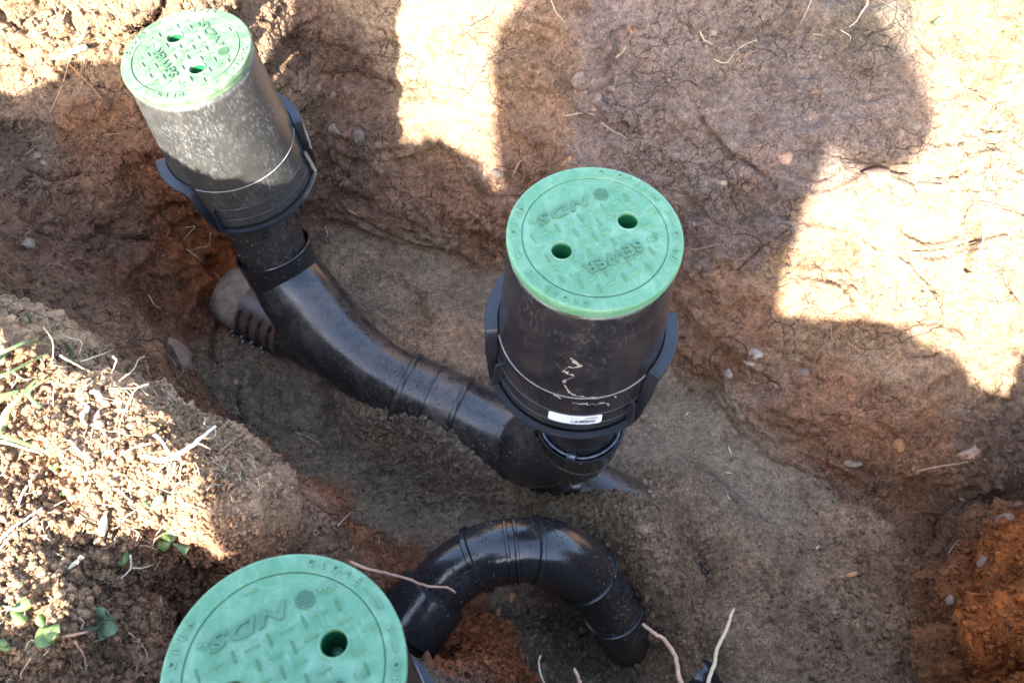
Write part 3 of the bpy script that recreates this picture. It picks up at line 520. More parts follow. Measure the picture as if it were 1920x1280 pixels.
    a = [(.0052 * math.cos(R(t)), .0044 * math.sin(R(t))) for t in range(-60, 200, 12)]; b = [(x * .86, y * .84) for x, y in reversed(a)]
    dm.append((curve_mesh('g', [a + b], .0007), T(0, 0, .0002)))
    P['dots'] = join_me('rivet', dm)
    P['rule'] = curve_mesh('rule', [[(-.034, -.0003), (.034, -.0003), (.034, .0003), (-.034, .0003)]], .0010)
    return P
LP = build_lid_parts()
TR = .0149
BARS = []
for i in range(-7, 8):
    for j in range(-7, 8):
        x, y = (i) * TR * .98 + .002, (j) * TR * .98 + .002; A = (i + j) % 2 == 0
        if math.hypot(x, y) > .0718: continue
        if abs(x) < .046 and .0225 < y < .0435: continue
        if abs(x - .0) < .054 and -.0565 < y < -.036: continue
        if min(math.hypot(x - HX, y), math.hypot(x + HX, y)) < HR + .0065: continue
        BARS.append((x, y, math.pi / 2 if A else 0))
def make_lid(parent, spin, m):
    lid = link('lid', LP['lid'].copy(), parent, (0, 0, 0)); lid.rotation_euler = (0, 0, spin); lid.data.materials.append(m)
    def sub(name, me, x=0, y=0, z=.0048, a=0, mm=None):
        key = (me.name, (mm or m).name)
        if key not in _mc: c = me.copy(); c.materials.clear(); c.materials.append(mm or m); _mc[key] = c
        o = link(name, _mc[key], lid, (x, y, z)); o.rotation_euler = (0, 0, a); return o
    ml = MLET1 if m is MLID1 else MLET
    for x, y, a in BARS: sub('tread_bar', LP['tread_bar'], x, y, .0046, a, ml if a else m)
    sub('lettering', LP['sewer'], -.002, .0330, mm=ml); sub('lettering', LP['nds'], .010, -.0455, mm=ml); sub('emblem', LP['globe'], -.0345, -.0440, .0045, R(-8), ml)
    sub('rule', LP['rule'], 0, .0452, .0046)
    for x, y in ((-.0505, -.0445), (.0490, -.0475), (-.0500, .0330), (.0450, .0330)): sub('rivet', LP['dots'], x, y, .0045)
    for me in LP['rim']: sub('lettering', me, 0, 0, 0)
    for s in (-1, 1): sub('finger_cup', LP['finger_cup'], s * HX, 0, 0, 0, MCUP)
    return lid
_mc = {}
def box_r(h):   # wall radius at height h above the bottom edge
    t = 1 - h / HB; return .0928 + (.1085 - .0928) * (t ** 1.15)
def make_box(loc, axis, arch, lidspin, m_body, m_lid, label, sticker=False, wing=26):
    t = empty('valve_box', Vector(loc) - Vector(axis).normalized() * 0.005, label, 'valve box', 'round valve boxes with green lids', axis)
    arches = [R(arch), R(arch + 180)]; NTH = 240
    def low(th):
        d = min(abs((th - a + math.pi) % (2 * math.pi) - math.pi) for a in arches); d = math.degrees(d)
        s = min(1, max(0, (35 - d) / 12)); s = s * s * (3 - 2 * s); return .088 * s
    V = []; F = []; NR = 26; TH = .0035
    for side in (0, 1):
        for i in range(NR + 1):
            for k in range(NTH):
                th = 2 * math.pi * k / NTH; l = low(th); h = l + (HB - .012 - l) * i / NR; r = box_r(h) - TH * side; V.append((r * math.cos(th), r * math.sin(th), h - HB))
    def ix(s, i, k): return (s * (NR + 1) + i) * NTH + k % NTH
    for k in range(NTH):
        for i in range(NR): F.append((ix(0, i, k), ix(0, i, k + 1), ix(0, i + 1, k + 1), ix(0, i + 1, k))); F.append((ix(1, i, k), ix(1, i + 1, k), ix(1, i + 1, k + 1), ix(1, i, k + 1)))
        F.append((ix(0, 0, k), ix(1, 0, k), ix(1, 0, k + 1), ix(0, 0, k + 1))); F.append((ix(0, NR, k), ix(0, NR, k + 1), ix(1, NR, k + 1), ix(1, NR, k)))
    body = mesh('body', V, F, m_body, t)
    # flange that follows the bottom edge and climbs over the two pipe openings
    V = []; F = []; prof = [(0, 0), (.0098, -.0006), (.0102, .0006), (.0098, .0024), (.0010, .0022)]
    for k in range(NTH):
        th = 2 * math.pi * k / NTH; l = low(th); r = box_r(l); sl = (low(th + .02) - low(th - .02)) / (.04 * r); ca = 1 / math.sqrt(1 + sl * sl); sg = -sl * ca
        for (dr, dz) in prof:
            w_ = dr * (1 + .7 * min(1, l / .06)); rr = r + w_; tt = th + sg * dz / r; V.append((rr * math.cos(tt), rr * math.sin(tt), l - HB + dz * ca))
    n = len(prof)
    for k in range(NTH):
        for i in range(n): F.append((k * n + i, k * n + (i + 1) % n, ((k + 1) % NTH) * n + (i + 1) % n, ((k + 1) % NTH) * n + i))
    mesh('flange', V, F, MRIM, t).data.set_sharp_from_angle(angle=R(35))
    for h in (.084, .0435, .0205):
        segs = []; cur = []
        for k in range(NTH + 1):
            th = 2 * math.pi * k / NTH
            if low(th) < h - .004: cur.append(th)
            elif cur: segs.append(cur); cur = []
        if cur: segs.append(cur)
        parts = []
        for s_ in segs:
            if len(s_) < 3: continue
            r = box_r(h); pth = [((r + .0001) * math.cos(a), (r + .0001) * math.sin(a), h - HB) for a in s_]; parts.append(sweep(pth, .00085, 6, True))
        mesh('ridge', *merge(*parts), MRIM if h < .05 else MRIDGE, t)
    for da in (38, -38, 142, 218):
        a = R(arch + da); ca, sa = math.cos(a), math.sin(a); r1 = box_r(.05); r0 = box_r(0)
        pr = [(r0 - .001, .003), (r0 + .0105, .003), (r0 + .010, .010), (r1 + .0085, .046), (r1 + .0070, .049), (r1 - .001, .049)]; w_ = .0020; V = []
        for s_ in (-1, 1):
            for r, h in pr: V.append((r * ca - s_ * w_ * sa, r * sa + s_ * w_ * ca, h - HB))
        n = len(pr); F = [tuple(range(n)), tuple(range(2 * n - 1, n - 1, -1))] + [(i, i + n, (i + 1) % n + n, (i + 1) % n) for i in range(n)]
        mesh('rib', V, F, MRIM, t, False)
    make_lid(t, lidspin, m_lid)
    if sticker:
        a0, a1 = R(-112), R(-76); V = []; F = []; nn = 24
        h0, h1 = .0220, .0420
        def sp(a, h, e=.0007): r = box_r(h) + e; return (r * math.cos(a), r * math.sin(a), h - HB)
        cr = .0022
        for i in range(nn + 1):
            a = a0 + (a1 - a0) * i / nn; e = min(i, nn - i) / nn * (a1 - a0) * .1085; k = max(0, 1 - e / cr); off = cr * (1 - math.sqrt(max(0, 1 - k * k)))
            V += [sp(a, h0 + off), sp(a, h1 - off)]
        F = [(2 * i, 2 * i + 2, 2 * i + 3, 2 * i + 1) for i in range(nn)]
        st = mesh('sticker', V, F, plain('sticker_paper', (.72, .73, .76), .45, .04, 30, .05, .001, .4), t); ink = plain('print_ink', (.03, .03, .035), .6, .1)
        def bend(me, a, h, e=.0010):   # wrap flat print round the wall
            for v in me.vertices: v.co = sp(a + v.co.x / .1085, h + v.co.y, e + v.co.z * .3)
            me.materials.clear(); me.materials.append(ink); return me
        link('print', bend(text_mesh('print', '1ECPBCB', .0042, .0002, .0001), R(-83.5), .0372), st)
        link('print', bend(text_mesh('print', 'REF 6PRNDBLK', .0026, .0001, 0), R(-95), .0370), st)
        link('print', bend(text_mesh('print', '1 REP  6RND  VLV BOX', .0021, .0001, 0), R(-92), .0338), st)
        link('print', bend(text_mesh('print', 'GRN OVERLAP LID SEWER', .0020, .0001, 0), R(-83), .0334), st)
        rr = random.Random(5); it = []; x = -.0155
        while x < .0155:
            w_ = rr.choice((.0003, .0003, .0006, .0009)); h_ = .0062
            it.append(box(x, x + w_, -h_ / 2, h_ / 2, 0, .0001)); x += w_ + rr.choice((.0003, .0005, .0008))
        v, f = merge(*it); me = bpy.data.meshes.new('barcode'); me.from_pydata(v, [], f); link('barcode', bend(me, R(-88.5), .0285), st)
    return t
MRIDGE = plain('ridge_plastic', (.16, .155, .15), .45, .3, 90, .1, .001, .4)
def smear(parent, pts, wd, m, lift=.0005):
    """dried clay streak stuck on the wall of a box: (angle deg, height) path"""
    V = []; F = []
    for i, (a, h, k) in enumerate(pts):
        r = box_r(h); th = R(a)
        for s_ in (-1, 0, 1): V.append(((r + lift * (.25 if s_ else 1)) * math.cos(th + s_ * wd[0] * k), (r + lift * (.25 if s_ else 1)) * math.sin(th + s_ * wd[0] * k), h + s_ * wd[1] * k - HB))
    for i in range(len(pts) - 1):
        for j in range(2): F.append((i * 3 + j, i * 3 + j + 1, i * 3 + j + 4, i * 3 + j + 3))
    return mesh('clay_smear', V, F, m, parent)
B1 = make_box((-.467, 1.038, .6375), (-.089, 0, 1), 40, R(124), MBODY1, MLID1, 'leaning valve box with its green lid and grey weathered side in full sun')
B2 = make_box((.0888, .608, .768), (.0164, -.0239, 1), -17, R(209), MBODY, MLID, 'upright black valve box with white barcode sticker in the middle of the pit', True)
B3 = make_box((-.1773, .1551, .805), (.0185, .0757, 1), -38, R(209), MBODY, MLID, 'nearest valve box, cut off by the bottom edge of the photo, beside the curved pipe')
MCLAY = plain('dried_clay', (.25, .215, .175), .9, .3, 120, .5, .001, .2)
rr = random.Random(11)
def wig(pts, n=5):
    out = []
    for (a, b) in zip(pts[:-1], pts[1:]):
        for j in range(n): t_ = j / n; out.append((a[0] + (b[0] - a[0]) * t_ + rr.uniform(-1.2, 1.2), a[1] + (b[1] - a[1]) * t_ + rr.uniform(-.0018, .0018), rr.choice((.15, .3, .5, .8, 1.3, 1.7))))
    return out
smear(B2, wig([(-103, .168), (-95, .155), (-104, .148), (-107, .140), (-99, .132), (-105, .122), (-104, .108)], 5), (.012, .0018), MCLAY)
smear(B2, wig([(-104, .108), (-98, .092), (-88, .086), (-76, .083)], 7), (.008, .0016), MCLAY)
smear(B2, wig([(-98, .074), (-86, .070), (-76, .068), (-72, .060)], 6), (.008, .0012), MCLAY)
smear(B2, wig([(-110, .082), (-104, .076)], 5), (.010, .0013), MCLAY); smear(B2, wig([(-69, .078), (-66, .072)], 4), (.006, .0018), MCLAY)
# ------------------------------------------------------------------ pipework
def part(name, parent, vf, m, smooth=True):
    o = mesh(name, vf[0], vf[1], m, parent, smooth)
    if smooth:
        try: o.data.set_sharp_from_angle(angle=R(40))
        except Exception: pass
    return o
def frame_rings(path, i):
    p = [Vector(q) for q in path]; t = (p[min(i + 1, len(p) - 1)] - p[max(i - 1, 0)]).normalized(); return p[i], t
def sleeve(p, t, r0, r1, L, wall=.004, n=48):
    """open socket: centre of its mouth p, pointing along t"""
    v, f = lathe([(r0, -L), (r1 - .001, -.003), (r1, 0), (r1 - .0008, .0012), (r1 - wall + .0008, .0012), (r1 - wall, 0), (r1 - wall - .001, -L)], n)
    q = Vector((0, 0, 1)).rotation_difference(t.normalized()).to_matrix(); return [q @ Vector(x) + Vector(p) for x in v], f
P1 = empty('sewer_pipeline', at(700, 690, .05), 'long dusty black pipe run sweeping from the leaning box to beneath the upright box', 'pipe')
def L1(v): return [tuple(Vector(x) - P1.location) for x in v]
def add1(name, vf, m, parent=None, smooth=True): return part(name, parent or P1, (L1(vf[0]), vf[1]), m, smooth)
hubA = Vector(at(511, 466, .250)); axA = Vector((-.22, .30, .92)).normalized()
swA = spline([hubA - axA * .0, hubA - axA * .055, at(564, 556, .175), at(620, 628, .135), at(690, 688, .108), at(765, 733, .098)], 60)
add1('riser_pipe', sweep([hubA - axA * .03, hubA + axA * .06, hubA + axA * .22], .0600, 48), MABS)
sk = add1('socket', sleeve(hubA, axA, .0650, .0680, .050), MABSC)
add1('socket_shoulder', sweep([hubA - axA * .0525, hubA - axA * .056], [.0645, .0610], 48), MABS)
n_ = len(swA); radA = [.0585 + .010 * math.sin(math.pi * i / n_) for i in range(n_)]
swA2 = [p for p in swA if np.linalg.norm(np.array(p) - np.array(hubA)) > .045]
add1('sweep_bend', sweep(swA2, [.0612 + .0085 * math.sin(math.pi * min(1, i / (len(swA2) * .8))) for i in range(len(swA2))], 48), MABSD)
cpl = [at(762, 731, .098), at(806, 750, .092), at(858, 773, .085)]
add1('coupling', sweep([cpl[0]] + spline(cpl, 8)[1:-1] + [cpl[2]], .0665, 48), MABSD)
for (q, r_, w_) in ((0, .0705, .0045), (1, .0690, .0022), (2, .0705, .0045)):
    a = Vector(cpl[q]); t = (Vector(cpl[2]) - Vector(cpl[0])).normalized()
    add1('band', sweep([a - t * w_, a - t * w_ * .6, a + t * w_ * .6, a + t * w_], [r_ - .0014, r_, r_, r_ - .0014], 48), MABS)
hubB = Vector((.1035, .618, .300)); axB = Vector((.0, -.015, 1)).normalized()
elb = spline([cpl[2], at(930, 812, .082), at(992, 838, .100), (.052, .648, .145), (.090, .627, .205), hubB - axB * .045], 60)
add1('elbow', sweep(elb, [.0640 + .004 * math.sin(math.pi * i / len(elb)) for i in range(len(elb))], 48), MABS)
add1('socket', sleeve(hubB, axB, .0625, .0672, .055), MABSC)
add1('riser_pipe', sweep([hubB - axB * .03, Vector((.098, .617, .62))], .0562, 48), MABS)
add1('moulding_rib', sweep([hubB - axB * .05 + Vector((-.058, -.006, 0)), hubB + axB * -.02 + Vector((-.0685, -.008, 0)), hubB + axB * .01 + Vector((-.0645, -.008, 0))], .0028, 8), MABSC)
# bead of cement squeezed out between riser and socket
bead = [hubB + Vector((.0595 * math.cos(a), .0595 * math.sin(a), .0012 + .0014 * math.sin(a * 5))) for a in np.linspace(R(165), R(380), 60)]
add1('cement_bead', sweep(bead, [.0016 + .0012 * abs(math.sin(i * .7)) + (.003 if 22 < i < 27 else 0) for i in range(60)], 8), plain('set_cement', (.03, .035, .05), .12, .2, 60, .1, .001, .7))
# straight main below
mA, mB = Vector(at(512, 594, .055)), Vector(at(1215, 982, .048)); mt = (mB - mA).normalized()
def mp(u): return mA + (mB - mA) * u
add1('main_pipe', sweep([mp(.02), mp(.3), mp(.66)], .0560, 40), MABS)
add1('main_coupling', sweep([mp(.68), mp(.685), mp(.845), mp(.85)], [.064, .0665, .0665, .0645], 48), MABSC)
add1('band', sweep([mp(.755), mp(.757), mp(.762), mp(.764)], [.066, .0678, .0678, .066], 48), MABS)
add1('main_pipe', sweep([mp(.84), mp(.97), mp(1.12) - Vector((0, 0, .05)), mp(1.2) - Vector((0, 0, .12))], .0565, 40), MABSD)
# clamped rubber sleeve to the old clay drain
MRUB = plain('brown_rubber', (.085, .045, .034), .38, .25, 30, .2, .001, .5); MSTEEL = plain('clamp_steel', (.09, .085, .08), .5, .5, 120, .1, .001, .6)
for nd in MSTEEL.node_tree.nodes:
    if nd.type == 'BSDF_PRINCIPLED': nd.inputs['Metallic'].default_value = .9
RC = empty('rubber_coupling', mp(.0), 'brown rubber sleeve with four steel screw clamps where the old drain meets the black pipe', 'pipe coupling')
def add2(name, vf, m, par=RC): 
    off = RC.location; o = part(name, par, ([tuple(Vector(x) - off) for x in vf[0]], vf[1]), m); return o
add2('sleeve', sweep([mp(-.052), mp(-.05), mp(.062), mp(.064)], [.060, .0625, .0625, .060], 48), MRUB)
side = mt.cross(Vector((0, 0, 1))).normalized(); 
if side.y > 0: side = -side
for k in range(4):
    c = mp(-.040 + .029 * k); band = [(c + (side * math.cos(a) + Vector((0, 0, 1)) * math.sin(a)) * .0638) for a in np.linspace(-.9, 1.1, 24)]
    V = []; F = []
    for i, b in enumerate(band): V += [b - mt * .0035, b + mt * .0035]
    for i in range(len(band) - 1): F.append((2 * i, 2 * i + 1, 2 * i + 3, 2 * i + 2))
    cl = add2('clamp', (V, F), MSTEEL)
    s0 = c + (side * math.cos(.12) + Vector((0, 0, 1)) * math.sin(.12)) * .070; dr = (side * -.35 + Vector((0, 0, -1))).normalized()
    add2('screw', sweep([s0 + dr * .006, s0 - dr * .016], .0030, 10), MSTEEL, cl)
    add2('screw_head', sweep([s0 - dr * .0 + side * .004 + dr * -.001, s0 + side * .010], [.0046, .0044], 12), MSTEEL, cl)
    add2('strap_end', merge(sweep([c + (side * math.cos(.75) + Vector((0, 0, 1)) * math.sin(.75)) * .0655, c + (side * math.cos(.95) + Vector((0, 0, 1)) * math.sin(.95)) * .069 + mt * .004], [.0022, .0016], 6)), MSTEEL, cl)
oc = sweep([mp(-.13), mp(-.09), mp(-.045)], [.058, .061, .0575], 40)
o = mesh('clay_drain_pipe', [tuple(Vector(x) - mp(-.08)) for x in oc[0]], oc[1], plain('old_clay_pipe', (.20, .145, .105), .85, .35, 45, .6, .003, .2)); o.location = mp(-.08)
tag(o, 'old grey-brown drain pipe end coming out of the red soil below the leaning box', 'drain pipe')

# ---- small curved run beside the nearest box
P3 = empty('curved_pipeline', at(985, 1030, .2), 'glossy black pipe arching from the nearest box down into the sand', 'pipe')
def add3(name, vf, m, par=None): return part(name, par or P3, ([tuple(Vector(x) - P3.location) for x in vf[0]], vf[1]), m)
hC = Vector(at(770, 1170, .186)); hD = Vector(at(817, 1108, .205)); tC = (hD - hC).normalized()
arc_px = [(812, 1115, .203), (840, 1085, .220), (870, 1062, .232), (905, 1044, .242), (940, 1035, .248), (985, 1030, .248), (1030, 1033, .238), (1068, 1050, .215), (1098, 1075, .180), (1125, 1108, .135), (1150, 1142, .085), (1170, 1176, .022), (1180, 1200, -.045)]
arcp = spline([at(*p) for p in arc_px], 120)
def near(u, v):
    return min(range(len(arcp)), key=lambda i: (project(arcp[i])[0] - u) ** 2 + (project(arcp[i])[1] - v) ** 2)
add3('hub', merge(sweep([hC - tC * .012, hC - tC * .010, hD - tC * .004, hD], [.0530, .0560, .0560, .0500], 48)), MABSC)
add3('stub_pipe', sweep([hC - tC * .10, hC], .0445, 40), MABSC)
segs = [(815, 1110, 893, 1045, .0448, 'bend', MABSC), (893, 1045, 960, 1032, .0465, 'socket', MABSC), (960, 1032, 1005, 1030, .0455, 'pipe', MABSC), (1005, 1030, 1102, 1078, .0475, 'bend', MABSC), (1102, 1078, 1150, 1142, .0450, 'pipe', MABS), (1150, 1142, 1205, 1220, .0470, 'socket', MABS)]
for u0, v0, u1, v1, r_, nm, m_ in segs:
    i0, i1 = near(u0, v0), near(u1, v1); pa = arcp[max(0, i0 - 1):i1 + 1]
    bd = add3(nm, sweep(pa, [r_ + .0008 * math.sin(math.pi * i / len(pa)) for i in range(len(pa))], 48), m_)
for u0, v0, r_, w_ in ((893, 1045, .0515, .0050), (952, 1032, .0508, .0030), (966, 1032, .0500, .0030), (1005, 1030, .0510, .0045), (1100, 1077, .0515, .0040), (1150, 1142, .0505, .0030)):
    p_, t_ = frame_rings(arcp, near(u0, v0)); add3('band', sweep([p_ - t_ * w_, p_ - t_ * w_ * .6, p_ + t_ * w_ * .6, p_ + t_ * w_], [r_ - .003, r_, r_, r_ - .003], 48), MABSC)
# raised oval plate with moulded lettering on the first bend
ip = near(872, 1062); p0, t0 = frame_rings(arcp, ip); nn = (Vector(CAMP) - p0).normalized(); nn = (nn - t0 * nn.dot(t0)).normalized(); bb = t0.cross(nn).normalized()
if bb.z > 0: bb = -bb
sd = nn * math.cos(.28) + bb * math.sin(.28) * (1 if project(p0 + bb * .03)[1] > project(p0)[1] else -1)
if project(p0 + bb * .03)[1] < project(p0)[1]: bb = -bb
def onpipe(x, y, lift):    # x along the bend, y round it (down the picture)
    k = ip + x / .0032; i = int(max(1, min(len(arcp) - 2, math.floor(k)))); f_ = k - i; q = Vector(arcp[i]).lerp(Vector(arcp[i + 1]), f_); t_ = (Vector(arcp[i + 1]) - Vector(arcp[i - 1])).normalized()
    n1 = (nn - t_ * nn.dot(t_)).normalized(); b1 = t_.cross(n1); b1 = b1 if b1.dot(bb) > 0 else -b1; a = y / .0455 + .38
    return q + (n1 * math.cos(a) + b1 * math.sin(a)) * (.0462 + lift) - P3.location
stp = np.linalg.norm(np.array(arcp[ip + 1]) - np.array(arcp[ip]))
def onp(x, y, l): return onpipe(x / stp * .0032, y, l)
hw, hh = .020, .0105; oval = []
for k in range(48):
    a = 2 * math.pi * k / 48; cx_ = (hw - hh) * (1 if math.cos(a) > 0 else -1); oval.append((cx_ + hh * math.cos(a), hh * math.sin(a)))
V = [onp(x, y, .0006) for x, y in oval] + [onp(x * .96, y * .93, .0006) for x, y in oval]; V2 = [onp(x, y, -.001) for x, y in oval]
n = 48; F = [(i, (i + 1) % n, (i + 1) % n + n, i + n) for i in range(n)] + [(i + 2 * n, (i + 1) % n + 2 * n, (i + 1) % n, i) for i in range(n)]
MEMB = plain('moulded_mark', (.035, .037, .045), .35, .1, 60, .05, .001, .5)
pl_ = part('moulded_plate', P3, (V + V2, F), MEMB)
def stamp(s, size, x, y, rot=0):
    me = text_mesh('lettering', s, size, .0006, .0001); me.transform(Matrix.Rotation(rot, 4, 'Z'))
    for v in me.vertices: v.co = onp(x + v.co.x, y - v.co.y, .0004 + v.co.z)
    me.materials.clear(); me.materials.append(MEMB); link('lettering', me, pl_)
stamp('ESSO', .0085, -.0055, -.001); stamp('LRN321-005', .0033, -.003, .0045); stamp('1983 83/B1/1', .0030, -.004, .0075); stamp('NSF', .0036, .002, -.0062); stamp('l', .0110, .0062, .0, 0); stamp('ABS  DWV', .0028, .0125, -.003); stamp('CSA', .0040, .0135, .003)
# short blue-black pipe showing through the wet sand
p = Vector(at(1303, 1264, -.050)); v, f = sweep([p - Vector((.03, -.03, .0)), p + Vector((.03, -.03, -.01))], .040, 32)
o = mesh('buried_pipe', [tuple(Vector(x) - p) for x in v], f, MABSC); o.location = p; tag(o, 'bit of black pipe showing through the sand between the two foreground twigs', 'pipe')
# ------------------------------------------------------------------ the photographer, read from the shadow: an unseen figure added and posed to cast it
def pw(a, n, z): return Vector((a * math.cos(SUN_AZ) + n * math.sin(SUN_AZ), -a * math.sin(SUN_AZ) + n * math.cos(SUN_AZ), z))
def skin(name, nodes, edges, m, parent, base, sub=2):
    me = bpy.data.meshes.new(name); me.from_pydata([tuple(pw(*p[:3]) - base) for p in nodes], edges, []); o = link(name, me, parent); me.materials.append(m)
    md = o.modifiers.new('skin', 'SKIN'); md.use_smooth_shade = True
    for v, p in zip(me.skin_vertices[0].data, nodes): v.radius = (p[3], p[4] if len(p) > 4 else p[3]); v.use_root = False
    me.skin_vertices[0].data[0].use_root = True
    s = o.modifiers.new('sub', 'SUBSURF'); s.levels = sub; s.render_levels = sub; return o
pb = pw(-.17, -.48, .63)
PE = empty('person', pb, 'unseen person with a small camera, added to cast the large shadow', 'person')
MSK = plain('skin_tone', (.42, .24, .17), .5, .08, 30, .1, .001); MJ = plain('navy_jacket', (.03, .035, .05), .85, .2, 40, .4, .003); MTR = plain('grey_trousers', (.06, .06, .065), .9, .2, 60, .3, .002); MHAIR = plain('brown_hair', (.05, .03, .02), .7, .3, 120, .5, .002)
# body: one surface, knees a little bent, arms forward to the camera
nd = [(-.17, -.50, 1.02, .15, .12), (-.17, -.48, 1.22, .14, .12), (-.17, -.44, 1.42, .16, .12), (-.17, -.40, 1.58, .07), (-.16, -.34, 1.67, .055), (-.15, -.30, 1.76, .085, .095), (-.15, -.30, 1.86, .08, .09),
      (-.34, -.43, 1.52, .065), (-.42, -.38, 1.26, .045), (-.20, -.22, 1.42, .035), (-.10, -.15, 1.50, .026),
      (.00, -.43, 1.52, .065), (.235, -.44, 1.30, .045), (.09, -.28, 1.42, .035), (.07, -.15, 1.51, .026),
      (-.29, -.50, .96, .10), (-.31, -.38, .84, .075), (-.32, -.50, .70, .045), (-.32, -.42, .655, .04, .03), (-.04, -.50, .96, .10), (.01, -.40, .84, .075), (.02, -.52, .70, .045), (.02, -.44, .655, .04, .03)]
ed = [(0, 1), (1, 2), (2, 3), (3, 4), (4, 5), (5, 6), (2, 7), (7, 8), (8, 9), (9, 10), (2, 11), (11, 12), (12, 13), (13, 14), (0, 15), (15, 16), (16, 17), (17, 18), (0, 19), (19, 20), (20, 21), (21, 22)]
skin('body', nd, ed, MSK, PE, pb)
for s_, hx in ((1, -.09), (-1, .06)):
    for k in range(5):
        L_ = (.055, .075, .08, .074, .06)[k]; z0 = 1.535 - .012 * k if k else 1.52
        nds = [(hx, -.145, z0 - .01, .010), (hx + s_ * L_ * .4, -.135, z0, .0085), (hx + s_ * L_ * .75, -.128, z0 + .002, .0080), (hx + s_ * L_ * .95, -.135, z0 - .002, .0068)]
        skin('finger', nds, [(0, 1), (1, 2), (2, 3)], MSK, PE, pb, 1)
def ellip(levels, n=32):
    V = []; F = []
    for (a, nn_, z, ra, rn) in levels:
        for k in range(n): t = 2 * math.pi * k / n; V.append(pw(a + ra * math.cos(t), nn_ + rn * math.sin(t), z) - pb)
    for i in range(len(levels) - 1):
        for k in range(n): F.append((i * n + k, i * n + (k + 1) % n, (i + 1) * n + (k + 1) % n, (i + 1) * n + k))
    F.append(tuple(range(n))); F.append(tuple(range((len(levels) - 1) * n, len(levels) * n))); return V, F
v, f = ellip([(-.12, -.49, .80, .25, .15), (-.13, -.49, .95, .26, .17), (-.170, -.49, 1.08, .280, .17), (-.190, -.47, 1.18, .300, .165), (-.20, -.45, 1.34, .320, .165), (-.175, -.43, 1.48, .27, .15), (-.17, -.41, 1.57, .20, .12), (-.165, -.38, 1.62, .10, .085)])
mesh('jacket', v, f, MJ, PE)
skin('sleeve', [(-.33, -.43, 1.52, .095), (-.435, -.38, 1.29, .085), (-.25, -.25, 1.40, .055), (-.14, -.18, 1.47, .042)], [(0, 1), (1, 2), (2, 3)], MJ, PE, pb)
skin('sleeve', [(.02, -.43, 1.50, .10), (.14, -.44, 1.41, .09), (.235, -.44, 1.30, .085), (.09, -.30, 1.41, .055), (.03, -.20, 1.48, .042)], [(0, 1), (1, 2), (2, 3), (3, 4)], MJ, PE, pb)
for hx, kx in ((-.29, -.31), (-.03, .01)):
    skin('trouser_leg', [(hx, -.50, .98, .125), (kx, -.38, .84, .10), (kx, -.50, .72, .075)], [(0, 1), (1, 2)], MTR, PE, pb)
    v, f = ellip([(kx, -.44, .63, .05, .13), (kx, -.44, .67, .052, .13), (kx, -.47, .71, .048, .085)]); mesh('shoe', v, f, MHAIR, PE)
v, f = ellip([(-.15, -.33, 1.78, .092, .085), (-.15, -.325, 1.86, .100, .10), (-.15, -.32, 1.93, .085, .085), (-.15, -.32, 1.965, .035, .035)]); mesh('hair', v, f, MHAIR, PE)
CM = empty('compact_camera', pw(-.015, -.13, 1.52), 'small black camera added to the hands of the unseen person', 'camera')
v, f = box(-.055, .055, -.02, .02, -.03, .035); o = mesh('camera_body', v, f, MBODY, CM, False); bv = o.modifiers.new('b', 'BEVEL'); bv.width = .006; bv.segments = 3
v, f = lathe([(.0, -.02), (.022, -.02), (.022, 0), (.018, .001), (0, .001)], 24); mesh('lens', [(x, -z - .0, y) for x, y, z in v], f, MBODY, CM)
# ------------------------------------------------------------------ loose crumbs, stones, roots, twigs, weeds
def V3(a): return Vector([float(x) for x in a])
def frame(n):
    n = n.normalized(); a = n.cross(Vector((0, 0, 1))); a = a.normalized() if a.length > .05 else Vector((1, 0, 0)); return a, n.cross(a).normalized(), n
def attr_mesh(name, V, F, col, smooth=True):
    me = bpy.data.meshes.new(name); V = np.asarray(V, np.float32); F = np.asarray(F, np.int32); k = F.shape[1]
    me.vertices.add(len(V)); me.vertices.foreach_set('co', V.ravel()); me.loops.add(F.size); me.loops.foreach_set('vertex_index', F.ravel()); me.polygons.add(len(F)); me.polygons.foreach_set('loop_start', np.arange(0, F.size, k, dtype=np.int32)); me.update(calc_edges=True)
    if smooth: me.shade_smooth()
    ca = me.color_attributes.new('soil_colour', 'FLOAT_COLOR', 'POINT'); ca.data.foreach_set('color', np.concatenate([col, np.ones((len(col), 1))], 1).astype(np.float32).ravel()); me.materials.append(MSOIL); return me
bm = bmesh.new(); bmesh.ops.create_icosphere(bm, subdivisions=1, radius=1); ICO_V = np.array([v.co[:] for v in bm.verts]); ICO_F = np.array([[v.index for v in f.verts] for f in bm.faces]); bm.free()
bm = bmesh.new(); bmesh.ops.create_icosphere(bm, subdivisions=2, radius=1); I2_V = np.array([v.co[:] for v in bm.verts]); I2_F = np.array([[v.index for v in f.verts] for f in bm.faces]); bm.free()
def ground_at(x, y):
    r = BV.ray_cast(Vector((x, y, 2)), Vector((0, 0, -1))); return r[0], r[1]
